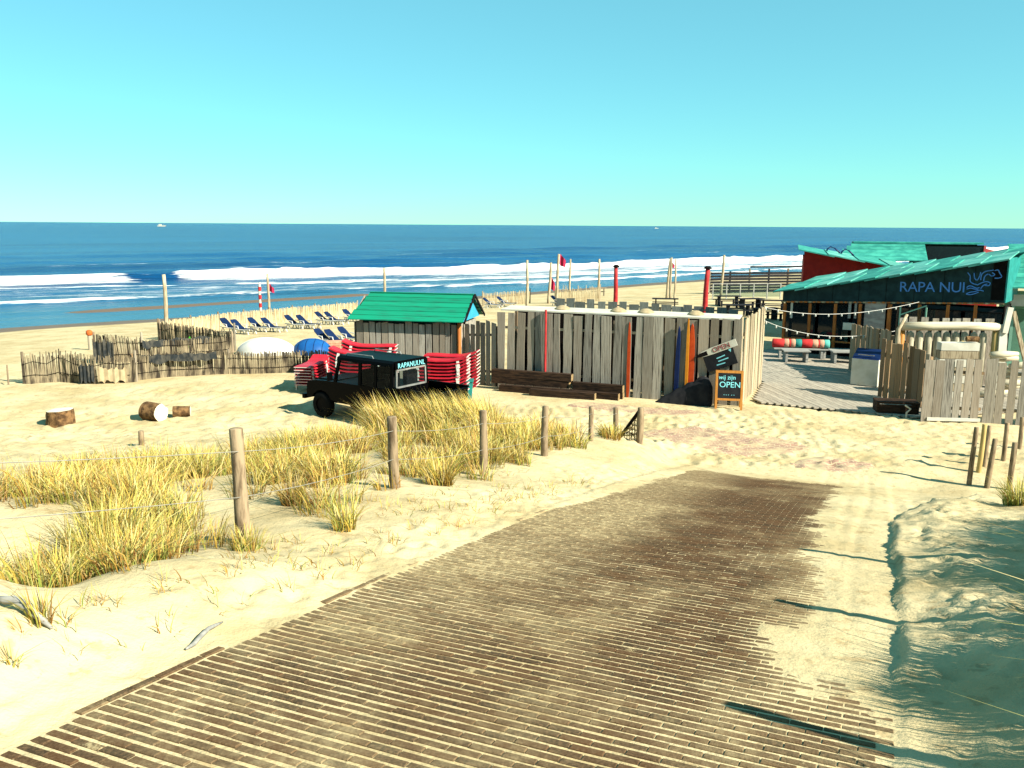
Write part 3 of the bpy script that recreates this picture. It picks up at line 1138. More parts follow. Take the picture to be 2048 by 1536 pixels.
# right-hand fence: the posts by the ramp, some outside the picture whose shadows fall on the road
for k, (x, y) in enumerate(((3.75, 4.25), (4.88, 6.9), (5.98, 9.45))):
    fpost('right bank fence post throwing the %s long shadow over the bricks' % ('nearest', 'second', 'third')[k], 0, 0, None, 1.45, 0.07, 80 + k,
          group='wire fence posts right of the ramp', base=(x, y, 0))
for k, (px, py, pyt, r, lab, mat) in enumerate((
        (2018, 980, 884, 0.062, 'weathered post with grass at its foot, rightmost of the nearest cluster', 'post'),
        (1974, 976, 876, 0.060, 'dark leaning post in the middle of the right hand cluster', 'post'),
        (1938, 970, 852, 0.055, 'thin dark post at the left of the right hand cluster', 'post'),
        (1956, 945, 848, 0.060, 'tall pale yellow pole among the dark posts on the right', 'yellow_pole'),
        (2006, 920, 846, 0.058, 'grey post standing behind the right hand cluster', 'post'),
        (2038, 898, 836, 0.055, 'short far post by the plank fence at the right edge', 'post'),
        (1969, 934, 852, 0.055, 'half hidden dark post behind the yellow pole', 'post'))):
    q = onground(px, py)
    h = (py - pyt) * q.y / FOC * 1.04
    fpost(lab, px, py, None, h, r, 90 + k, (rnd.uniform(-0.04, 0.04), rnd.uniform(0.0, 0.06)), mat, 'wire fence posts right of the ramp', base=(q.x, q.y, 0))

# ------------------------------------------------------------------ dune grass
gr = np.random.RandomState(3)
G = {'v': [], 'f': [], 'c': [], 'n': 0}


def tufts(store, cx, cy, nb, hgt, spread, lean, green=0.25, wid=0.006, flop=0.5):
    """adds nb curved blades around (cx, cy)"""
    a = gr.uniform(0, 2 * np.pi, nb)
    rr = spread * np.sqrt(gr.uniform(0, 1, nb))
    bx, by = cx + rr * np.cos(a), cy + rr * np.sin(a)
    bz = np.array([ground(px_, py_) for px_, py_ in zip(bx, by)]) - 0.02
    h = hgt * gr.uniform(0.45, 1.1, nb)
    az = a + gr.normal(0, 0.6, nb)
    out = h * np.abs(gr.normal(flop * 0.5, 0.28, nb)) * (1 + 1.1 * (gr.uniform(0, 1, nb) < 0.22))
    dx, dy = out * np.cos(az) + lean[0] * h, out * np.sin(az) + lean[1] * h
    w = wid * gr.uniform(0.7, 1.4, nb)
    px_, py_ = -np.sin(az + 1.0), np.cos(az + 1.0)
    vs = []
    for t, wk in ((0, 1.0), (0.38, 0.95), (0.74, 0.7), (1.0, 0.0)):
        k = t ** 1.9
        zc = bz + h * (t - 0.36 * t * t * np.clip(out / h, 0, 1.6))
        x_, y_ = bx + dx * k, by + dy * k
        if wk:
            vs.append(np.stack([x_ - px_ * w * wk, y_ - py_ * w * wk, zc], -1))
            vs.append(np.stack([x_ + px_ * w * wk, y_ + py_ * w * wk, zc], -1))
        else:
            vs.append(np.stack([x_, y_, zc], -1))
    V_ = np.stack(vs, 1)                                    # nb,7,3
    straw = np.array([[0.60, 0.45, 0.09], [0.66, 0.53, 0.14], [0.36, 0.21, 0.05], [0.62, 0.54, 0.24]])[gr.randint(0, 4, nb)]
    grn = np.array([[0.14, 0.21, 0.035], [0.22, 0.26, 0.05]])[gr.randint(0, 2, nb)]
    tone = gr.uniform(0.62, 1.12)
    straw = straw * np.array([tone, tone * gr.uniform(0.9, 1.05), tone])
    isg = (gr.uniform(0, 1, nb) < green)[:, None]
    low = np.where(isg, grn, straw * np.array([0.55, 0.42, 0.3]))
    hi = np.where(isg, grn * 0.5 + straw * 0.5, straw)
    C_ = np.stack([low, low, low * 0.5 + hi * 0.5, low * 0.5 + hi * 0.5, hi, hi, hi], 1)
    base = store['n'] + np.arange(nb)[:, None] * 7
    F_ = np.concatenate([base + np.array([q]) for q in ((0, 1, 3), (0, 3, 2), (2, 3, 5), (2, 5, 4), (4, 5, 6))], 0)
    store['v'].append(V_.reshape(-1, 3))
    store['c'].append(C_.reshape(-1, 3))
    store['f'].append(F_)
    store['n'] += nb * 7


def grass_obj(store, name):
    me = np_mesh(name, np.concatenate(store['v']), np.concatenate(store['f']), 'grass', False)
    ca = me.attributes.new('tint', 'FLOAT_COLOR', 'POINT')
    c = np.concatenate(store['c'])
    ca.data.foreach_set('color', np.concatenate([c, np.ones((len(c), 1))], 1).astype(np.float32).ravel())
    return place(me, name)


lpx = [p.location for p in lpost]
PY = [4.0, 7.0] + [p.y for p in lpx[:6]] + [26]
PX = [-6.2, -3.7] + [p.x for p in lpx[:6]] + [3.4]
cnt = 0
tries = 0
while cnt < 540 and tries < 20000:
    tries += 1
    y = 6.4 + (gr.uniform(0, 1) ** 0.9) * 16.8
    x = gr.uniform(-0.66 * y - 0.5, 3.0)
    dl = np.interp(y, PY, PX) - x
    if dl < -0.25:
        continue
    if -7.6 < x < -0.2 and y > 22.4:
        continue
    if y > 17.5 and x < -6.0:
        continue
    if x < -3 and y > 20.5 + (x + 3) * 0.7:
        continue
    dens = 0.44 + 2.0 * float(fbm(np.array(x / 1.5), np.array(y / 1.5), 15, 2))
    dens *= 0.35 + 0.65 * min(1, max(0, (dl + 0.2) / 0.9))
    if y < 7.4:
        dens *= 0.25
    if gr.uniform() > dens:
        continue
    big = gr.uniform()
    tufts(G, x, y, int(26 + 70 * big), 0.30 + 0.42 * big * gr.uniform(0.6, 1.1), 0.12 + 0.22 * big, (-0.14, 0.05), 0.08 + 0.5 * gr.uniform() ** 2, 0.0034 + 0.0002 * y, 0.95)
    cnt += 1
# tall wind-blown stand between the posts and the truck
for k in range(80):
    px = gr.uniform(745, 985)
    Y = gr.uniform(20.0, 22.4)
    q = at(px, 850, Y)
    tufts(G, q.x, q.y, 70, 1.0 * gr.uniform(0.75, 1.15), 0.26, (-0.34, 0.02), 0.18, 0.007, 0.5)
for k in range(26):
    px = gr.uniform(960, 1150)
    Y = gr.uniform(19.5, 22.5)
    q = at(px, 850, Y)
    tufts(G, q.x, q.y, 45, 0.5, 0.26, (-0.2, 0.02), 0.12, 0.007, 0.6)
# sparse runners and dry stalks on the bare slope beside the road
for k in range(150):
    u, v = gr.uniform(3.6, 15), RV0 - 0.35 - abs(gr.normal(0.5, 0.6))
    x, y = uv2xy(u, v)
    tufts(G, x, y, int(gr.uniform(3, 10)), 0.20, 0.10, (-0.1, 0.0), 0.2, 0.004, 1.3)
# the overgrown bank on the right throws streaky shade over the trodden sand
for k in range(760):
    u = gr.uniform(0.5, 14.5)
    v0 = 1.05 + 0.10 * u
    v = v0 + abs(gr.normal(0, 0.8))
    if v < v0 + 0.5 and gr.uniform() > 0.25 + 1.6 * float(fbm(np.array(u / 0.5), np.array(v / 2), 19, 2)):
        continue
    x, y = uv2xy(u, v)
    if u > 9 and in_view((x, y, ground(x, y) + 0.5), 5):
        continue
    tufts(G, x, y, 44, 0.9, 0.17, (-0.12, 0.0), 0.5, 0.011, 0.4)
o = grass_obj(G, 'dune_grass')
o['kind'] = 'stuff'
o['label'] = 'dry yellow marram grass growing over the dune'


def lone_tuft(label, px, py, nb, h, sp, green, wid, flop=0.6, lean=(-0.1, 0)):
    st = {'v': [], 'f': [], 'c': [], 'n': 0}
    p = onground(px, py)
    tufts(st, p.x, p.y, nb, h, sp, lean, green, wid, flop)
    tag(grass_obj(st, 'grass_tuft'), label, 'grass tuft', 'lone grass tufts')


lone_tuft('large dry grass clump at the left with dark shade under it', 215, 1120, 520, 0.85, 0.42, 0.22, 0.0055, 0.75, (0.02, 0.05))
lone_tuft('green and straw tuft growing at the foot of the nearest fence post', 492, 1100, 150, 0.34, 0.16, 0.6, 0.0045)
lone_tuft('small upright tuft on the bare sand at the left edge', 80, 1250, 60, 0.34, 0.07, 0.5, 0.0045, 0.4)
lone_tuft('slender tuft between the two nearest fence posts', 585, 1010, 180, 0.55, 0.14, 0.2, 0.0055)
lone_tuft('tuft standing alone on the dune slope left of the second post', 690, 1060, 130, 0.5, 0.13, 0.35, 0.0055)
lone_tuft('yellow tuft right of the second fence post', 880, 970, 260, 0.55, 0.2, 0.15, 0.006)
lone_tuft('green tuft with long arching blades at the right edge', 2036, 1010, 240, 0.62, 0.22, 0.75, 0.007, 0.95)
lone_tuft('thin withered tuft near the lower left corner', 20, 1330, 16, 0.22, 0.05, 0.2, 0.004, 1.2)


def stick(label, q0, q1, r):
    a, c = onground(*q0), onground(*q1)
    pts = []
    for k in range(6):
        w = a.lerp(c, k / 5)
        pts.append(Vector((w.x, w.y, ground(w.x, w.y) + r * 0.9 + 0.05 * math.sin(k * 0.63) * r / 0.03)) - a)
    o = MB().tube(pts, [r * 0.5, r, r * 1.1, r, r * 0.8, r * 0.35], 7).build('driftwood_stick', 'grey_wood', None, a, smooth=True)
    tag(o, label, 'stick', 'sticks on the dune sand')


stick('dark bent stick lying on the sand beside the left road edge', (372, 1302), (446, 1252), 0.018)
stick('thick grey stick half buried at the lower left edge', (-10, 1205), (105, 1268), 0.03)
# ------------------------------------------------------------------ plank fences
def plank_variants(style, n, amp, lev=6):
    out = []
    for j in range(n):
        r2 = random.Random(hash_seed(style) + j)
        vs, fs = [], []
        l0, r0 = 0.0, 0.0
        tl, tr = r2.uniform(-0.012, 0.012), r2.uniform(-0.012, 0.012)
        for i in range(lev):
            t = i / (lev - 1)
            l0 += r2.uniform(-amp, amp)
            r0 += r2.uniform(-amp, amp)
            l0 *= 0.8
            r0 *= 0.8
            for x, y in ((-0.5 + l0, -0.5), (0.5 + r0, -0.5), (0.5 + r0 * 0.8, 0.5), (-0.5 + l0 * 0.8, 0.5)):
                z = t if i < lev - 1 else t + (tl if x < 0 else tr)
                vs.append((x, y, z))
        for i in range(lev - 1):
            for k in range(4):
                k2 = (k + 1) % 4
                fs.append((i * 4 + k, i * 4 + k2, (i + 1) * 4 + k2, (i + 1) * 4 + k))
        fs.append((3, 2, 1, 0))
        n_ = (lev - 1) * 4
        fs.append((n_, n_ + 1, n_ + 2, n_ + 3))
        out.append(MB().add(vs, fs))
    return out


def hash_seed(s):
    return sum(ord(c) * (i + 3) for i, c in enumerate(s))


PLK = {}


def planks(style, mat, n=7, amp=0.07):
    k = (style, mat)
    if k not in PLK:
        PLK[k] = [b.mesh('plank', mat) for b in plank_variants(style, n, amp)]
    return PLK[k]


def plank_fence(name, label, p0, p1, h0, h1, w, gap, mat, seed, style='wavy', amp=0.07, thick=0.035, jit=0.05, rails=True, skip=(), cat='fence', tilt=0.012,
                group=None, z0=None):
    r2 = random.Random(seed)
    p0, p1 = Vector((p0[0], p0[1])), Vector((p1[0], p1[1]))
    L = (p1 - p0).length
    rz = math.atan2(p1.y - p0.y, p1.x - p0.x)
    zb = min(ground(*p0), ground(*p1)) if z0 is None else z0
    t = thing(name, label, cat, (p0.x, p0.y, zb), rz, group)
    ms = planks(style, mat, amp=amp)
    x = w / 2
    k = 0
    while x < L:
        ww = w * r2.uniform(0.78, 1.18)
        if k not in skip:
            f = x / L
            h = h0 * (1 - f) + h1 * f + r2.uniform(-jit, jit)
            o = place(r2.choice(ms), 'plank', t, (x, r2.uniform(-0.012, 0.012), -0.12), rot=(r2.uniform(-0.012, 0.012), r2.uniform(-tilt, tilt), r2.uniform(-0.03, 0.03)),
                      scale=(ww, thick, h + 0.12))
        x += (w + gap) * r2.uniform(0.92, 1.08)
        k += 1
    if rails:
        for f in (0.22, 0.8):
            MB().beam((0, 0.075, h0 * f), (L, 0.075, h1 * f), 0.06, 0.09).build('rail', 'brown_plank', t)
        n = max(2, int(L / 2.2) + 1)
        for i in range(n):
            xx = 0.12 + (L - 0.24) * i / (n - 1)
            hh = h0 * (1 - xx / L) + h1 * xx / L
            MB().box((xx, 0.16, (hh - 0.25) / 2), (0.1, 0.1, hh - 0.1)).build('support_post', 'brown_plank', t)
    return t


class Plane:
    """vertical plane through two ground points, to place things along a wall"""

    def __init__(self, a, b):
        self.a = Vector((a[0], a[1], 0))
        self.d = (Vector((b[0], b[1], 0)) - self.a).normalized()
        self.n = Vector((self.d.y, -self.d.x, 0))           # towards the viewer when a is left of b
        self.rz = math.atan2(self.d.y, self.d.x)

    def hit(self, px, py, off=0.0):
        d = ray(px, py)
        o = Vector((0, 0, HC))
        t = (self.a + self.n * off - o).dot(self.n) / d.dot(self.n)
        return o + d * t

    def local(self, px, py, off=0.0):
        p = self.hit(px, py, off) - self.a
        return p.dot(self.d), p.z

    def pt(self, x, z, off=0.0):
        q = self.a + self.d * x + self.n * off
        return Vector((q.x, q.y, z))


CA, CB, CC = (-0.55, 32.85), (7.72, 29.7), (9.55, 33.7)
FC = Plane(CA, CB)
plank_fence('plank_fence', 'long tall fence of wavy edged grey planks in front of the white roof', CA, CB, 2.86, 2.92, 0.275, 0.095, 'grey_plank', 5, 'wavy', 0.11, jit=0.03)
plank_fence('plank_fence', 'sunlit pale return fence beside the deck entrance', CB, CC, 2.95, 3.05, 0.26, 0.02, 'tan_plank', 6, 'straight', 0.03, jit=0.04)
plank_fence('plank_fence', 'short shaded bluish fence between the green roofed shed and the tall fence', (-2.0, 33.95), (-0.55, 32.9), 2.28, 2.45, 0.22, 0.03, 'grey_plank', 8, 'straight', 0.04, jit=0.06)

# white roof over the storage behind the tall fence
t = thing('storage_roof', 'long flat white roof just behind the tall plank fence', 'roof', (CA[0], CA[1], 0), FC.rz)
MB().prism([(0.05, 2.89), (1.1, 2.95), (1.1, 3.0), (0.05, 2.94)], 0.1, 8.7, lambda p, x: (x, p[0], p[1])).build('roof_slab', 'white_paint', t, fix=True)
MB().box((4.4, 1.55, 1.45), (8.5, 0.05, 2.86)).build('back_wall', 'dark_gap', t)  # added near-black sheet that stands for shade in the fence gaps
for xx in (0.2, 3.0, 6.0, 8.5):
    MB().box((xx, 1.45, 1.45), (0.1, 0.1, 2.95)).build('support_post', 'brown_plank', t)
for k, px in enumerate((1125, 1237, 1292, 1392)):
    b = MB()
    ring = []
    prof = [(0.0, 0.17), (0.10, 0.16), (0.2, 0.115), (0.28, 0.06), (0.31, 0.02), (0.27, 0.012)]
    n = 14
    vs = [(0, 0, 0.17)]
    for r_, z_ in prof[1:]:
        vs += [(r_ * math.cos(2 * math.pi * i / n), r_ * math.sin(2 * math.pi * i / n), z_) for i in range(n)]
    fs = [(0, 1 + i, 1 + (i + 1) % n) for i in range(n)]
    for j in range(len(prof) - 2):
        for i in range(n):
            a, c = 1 + j * n + i, 1 + j * n + (i + 1) % n
            fs.append((a, a + n, c + n, c))
    b.add(vs, fs)
    q = FC.hit(px, 624, -0.7)
    o = b.build('domed_cover', 'dome_tan', None, (q.x, q.y, 2.945), smooth=True)
    tag(o, 'shallow tan domed cover on the white roof, %s from the left' % ('first', 'second', 'third', 'fourth')[k], 'cover', 'domed covers on the white roof')


def leaner(name, label, cat, px, ytop, ybot, w, th, mat, off=0.06, shape='board', group=None, tilt=0.0):
    a = FC.hit(px, ybot, off)
    c = FC.hit(px, ytop, off)
    h = c.z - max(a.z, 0)
    zb = ground(a.x, a.y) if a.z < 0.3 else a.z
    h = c.z - zb
    if shape == 'pole':
        b = MB().tube([(0, 0, 0), (0, 0, h)], [w / 2, w / 2 * 0.9], 10)
    else:
        out = [(-w * 0.28, 0), (w * 0.28, 0), (w * 0.46, h * 0.12), (w * 0.5, h * 0.45), (w * 0.42, h * 0.8), (w * 0.2, h * 0.96), (0, h), (-w * 0.2, h * 0.96), (-w * 0.42, h * 0.8), (-w * 0.5, h * 0.45), (-w * 0.46, h * 0.12)]
        b = MB().prism(out, -th / 2, th / 2)
    o = b.build(name, mat, None, (a.x, a.y, zb - 0.03), FC.rz, fix=True)
    o.rotation_euler = (0, tilt, FC.rz)
    return tag(o, label, cat, group)


leaner('red_pole', 'slim red pole standing against the tall plank fence', 'pole', 1090, 618, 752, 0.085, 0, 'red_paint', 0.09, 'pole')
leaner('surfboard', 'dark red surfboard standing in the fence gap behind the orange board', 'surfboard', 1379, 645, 798, 0.22, 0.05, 'red_board', 0.06)
leaner('surfboard', 'narrow orange surfboard standing upright against the tall fence', 'surfboard', 1371, 634, 800, 0.10, 0.06, 'orange_board', 0.17)
leaner('surfboard', 'navy surfboard leaning left of the orange surfboard', 'surfboard', 1350, 650, 802, 0.15, 0.04, 'navy_board', 0.05, tilt=0.02)
leaner('surfboard', 'slim orange red board standing between two planks', 'surfboard', 1255, 642, 797, 0.11, 0.05, 'red_board', 0.02)

# tilted white board and black panel hung on the fence
a = FC.hit(1395, 712, 0.10)
c = FC.hit(1473, 684, 0.10)
L = (c - a).length
ang = math.atan2(c.z - a.z, (c - a).dot(FC.d))
t = thing('board_sign', 'tilted white plank sign lettered OPEN fixed high on the tall fence', 'sign', a, 0, rot=(0, 0, 0))
t.rotation_euler = (Matrix.Rotation(FC.rz, 3, 'Z') @ Matrix.Rotation(-ang, 3, 'Y')).to_euler()
MB().prism([(0, -0.03), (0.15, -0.1), (0.5, -0.12), (L, -0.12), (L, 0.12), (0.5, 0.11), (0.15, 0.07)], -0.02, 0.02).build('board', 'white_paint', t, fix=True)
MB().prism([(-0.12, -0.04), (0.15, -0.085), (0.35, -0.09), (0.35, 0.06), (0.1, 0.05)], -0.026, -0.021).build('dark_tip', 'dark_gap', t, fix=True)
place(text_mesh('OPEN', 0.24, 'lettering', 'white_text'), 'lettering', t, (0.85, -0.027, -0.005), rot=(R(90), 0, 0))
a = FC.hit(1402, 735, 0.12)
t = thing('chalkboard', 'tilted black chalkboard hanging under the white OPEN plank', 'sign', FC.hit(1440, 718, 0.085))
t.rotation_euler = (Matrix.Rotation(FC.rz, 3, 'Z') @ Matrix.Rotation(R(-21), 3, 'Y')).to_euler()
MB().box((0, 0, 0), (1.05, 0.03, 0.62)).build('panel', 'chalk_board', t)
for (x, z, l, an) in ((0.05, 0.05, 0.3, 0.1), (0.1, -0.06, 0.36, 0.05), (-0.02, -0.17, 0.3, 0.0)):
    MB().beam((x - l / 2, -0.018, z), (x + l / 2, -0.018, z + an * l), 0.004, 0.035).build('chalk_line', 'chalk_cyan', t)
MB().prism([(0.36, 0.22), (0.46, 0.24), (0.42, 0.12)], -0.019, -0.016).build('chalk_mark', 'chalk_cyan', t, fix=True)

# black heap filling the dark area at the foot of the fence
la, _ = FC.local(1312, 800, 0.25)
lb, _ = FC.local(1424, 800, 0.25)
a = FC.pt(la, 0, 0.12)
Lh = lb - la
t = thing('black_heap', 'black heap resting against the tall fence left of the A-board', 'mound', (a.x, a.y, ground(a.x, a.y) - 0.05), FC.rz)
n, k = 16, 6
vs = []
for i in range(n + 1):
    f = i / n
    hh = 1.18 * (f ** 0.9) * (1 - max(0, f - 0.9) * 4.5) + 0.05
    for j in range(k + 1):
        an = math.pi * j / k
        q = 1 + 0.10 * math.sin(i * 2.3 + j * 1.7)
        vs.append((f * Lh, -0.10 - math.cos(an) * 0.22 * q * -1 - 0.12, math.sin(an) ** 0.7 * hh * (1 + 0.05 * math.sin(i * 1.9 + j))))
fs = [(i * (k + 1) + j, i * (k + 1) + j + 1, (i + 1) * (k + 1) + j + 1, (i + 1) * (k + 1) + j) for i in range(n) for j in range(k)]
fs += [tuple(range(k + 1)), tuple(range(n * (k + 1), (n + 1) * (k + 1)))[::-1]]
MB().add(vs, fs).build('sheet', 'black_slat', t, smooth=True, fix=True)
MB().tube([(0.1, -0.30, 0.12), (Lh * 0.5, -0.34, 0.42), (Lh * 0.95, -0.32, 0.75)], 0.012, 5).build('rope', 'dome_tan', t)

# A-board
p = FC.hit(1456, 812, 0.55)
t = thing('a_board', 'orange framed A-board chalked with the word OPEN by the fence corner', 'sign', (p.x, p.y, ground(p.x, p.y)), R(-10))
lean = R(9)
for sgn in (-1, 1):
    k = Matrix.Rotation(-lean * sgn * -1, 3, 'X') if sgn < 0 else Matrix.Rotation(lean, 3, 'X')
    y0 = -0.24 * (1 if sgn < 0 else -1)

    def tf(b, sgn=sgn):
        b.v = [(q[0], (-0.26 + q[2] * math.tan(lean)) * (1 if sgn < 0 else -1) + q[1] * (1 if sgn < 0 else -1), q[2]) for q in b.v]
        return b
    for xx in (-0.41, 0.41):
        tf(MB().box((xx, 0, 0.64), (0.075, 0.04, 1.28))).build('frame_leg', 'orange_wood', t, fix=True)
    for zz in (1.245, 0.34):
        tf(MB().box((0, 0, zz), (0.745, 0.036, 0.07))).build('frame_rail', 'orange_wood', t, fix=True)
    tf(MB().box((0, 0, 0.80), (0.745, 0.02, 0.85))).build('blackboard', 'chalk_board', t, fix=True)
for txt, z, sz, x, sp in (('wij zijn', 1.06, 0.20, -0.08, 1.0), ('OPEN', 0.82, 0.27, 0.02, 0.98), ('- - -  - -', 0.50, 0.12, 0.0, 1.0)):
    place(text_mesh(txt, sz, 'lettering', 'chalk_cyan', 0.003, 0.1 if 'w' in txt else 0.0, sp, 0.001), 'lettering', t, (x, -0.26 + z * math.tan(lean) - 0.016, z), rot=(R(90) - lean, 0, 0))

# sleepers in front of the tall fence
SLP = [(985, 1145, 770, 0.34, 0.52, 'long dark sleeper lying on top at the left of the timber stack'), (985, 1140, 782, 0.34, 0.26, 'long dark sleeper in the middle layer of the timber stack'),
       (1000, 1150, 788, 0.62, 0.0, 'reddish brown sleeper at the bottom left of the timber stack'), (1060, 1190, 797, 0.98, 0.0, 'reddish sleeper lying frontmost on the sand by the timber stack'),
       (1146, 1247, 786, 0.42, 0.26, 'thick dark sleeper on top at the right of the timber stack'), (1144, 1238, 797, 0.66, 0.0, 'dark sleeper with pale sawn end at the bottom right'),
       (1150, 1247, 790, 0.36, 0.0, 'sleeper lying behind, under the right hand top timber')]
for k, (x0, x1, yy, off, z, lab) in enumerate(SLP):
    la, _ = FC.local(x0, yy, off)
    lb, _ = FC.local(x1, yy, off)
    a = FC.pt(la, 0, off)
    L = lb - la
    zg = min(ground(a.x, a.y), ground(*FC.pt(lb, 0, off)[:2]))
    t = thing('sleeper', lab, 'timber', (a.x, a.y, zg + z - 0.02 + (0.0 if z else 0.0)), FC.rz + rnd.uniform(-0.02, 0.02), 'stacked sleepers by the tall fence')
    MB().box((L / 2, 0, 0.13), (L - 0.02, 0.24, 0.255)).build('beam', 'sleeper', t)
    for xx in (0.004, L - 0.004):
        MB().box((xx, 0, 0.13), (0.012, 0.22, 0.235)).build('sawn_end', 'sleeper_end', t)

# ------------------------------------------------------------------ green roofed shed
SA, SB = (-6.12, 34.15), (-2.0, 33.3)
SP = Plane(SA, SB)
LS = (Vector(SB) - Vector(SA)).length
t = thing('shed', 'grey plank shed with a bright green board roof behind the truck', 'shed', (SA[0], SA[1], ground(*SA)), SP.rz)
ms = planks('straight', 'grey_plank', amp=0.04)
x = 0.12
while x < LS - 0.1:
    w = rnd.uniform(0.17, 0.27)
    place(rnd.choice(ms), 'plank', t, (x + w / 2, rnd.uniform(-0.01, 0.01), -0.1), rot=(0, rnd.uniform(-0.008, 0.008), rnd.uniform(-0.02, 0.02)), scale=(w, 0.03, 2.42 + rnd.uniform(-0.04, 0.04)))
    x += w + rnd.uniform(0.015, 0.05)
MB().box((LS / 2, 0.06, 1.15), (LS - 0.1, 0.04, 2.3)).build('wall_frame', 'dark_gap', t)
MB().box((0.03, 1.3, 1.15), (0.05, 2.5, 2.3)).build('side_wall', 'grey_plank', t)
MB().box((LS - 0.03, 1.3, 1.15), (0.05, 2.5, 2.3)).build('side_wall', 'grey_plank', t)
MB().box((LS / 2, 2.55, 1.15), (LS, 0.05, 2.3)).build('back_wall', 'grey_plank', t)
MB().tube([(LS + 0.02, -0.06, -0.1), (LS + 0.02, -0.06, 2.45)], 0.075, 10).build('corner_post', 'brown_post', t, smooth=True)
nb = 6
for side in (0, 1):
    for k in range(nb):
        f0, f1 = k / nb, (k + 1) / nb + 0.04
        ya, yb = (-0.28 + f0 * 1.6, -0.28 + f1 * 1.6) if side == 0 else (2.92 - f0 * 1.6, 2.92 - f1 * 1.6)
        za, zb = 2.40 + f0 * 0.92, 2.40 + f1 * 0.92
        e = 0.13 - 0.07 * k + rnd.uniform(-0.03, 0.03)
        b = MB().prism([(ya, za + 0.045), (yb, zb + 0.012), (yb, zb - 0.015), (ya, za + 0.012)], -e, LS + 0.24 + rnd.uniform(-0.03, 0.03), lambda p, x: (x, p[0], p[1]))
        b.build('roof_board', 'green', t, fix=True)
for xx, m_ in ((LS + 0.1, 'blue_gable'), (-0.02, 'grey_plank')):
    MB().prism([(-0.12, 2.40), (2.72, 2.40), (1.32, 3.22)], xx - 0.02, xx + 0.02, lambda p, x: (x, p[0], p[1])).build('gable_panel', m_, t, fix=True)
MB().beam((LS + 0.28, -0.3, 2.40), (LS + 0.28, 1.32, 3.33), 0.04, 0.1).build('barge_board', 'dark_gap', t)
MB().beam((LS + 0.28, 2.94, 2.40), (LS + 0.28, 1.32, 3.33), 0.04, 0.1).build('barge_board', 'dark_gap', t)

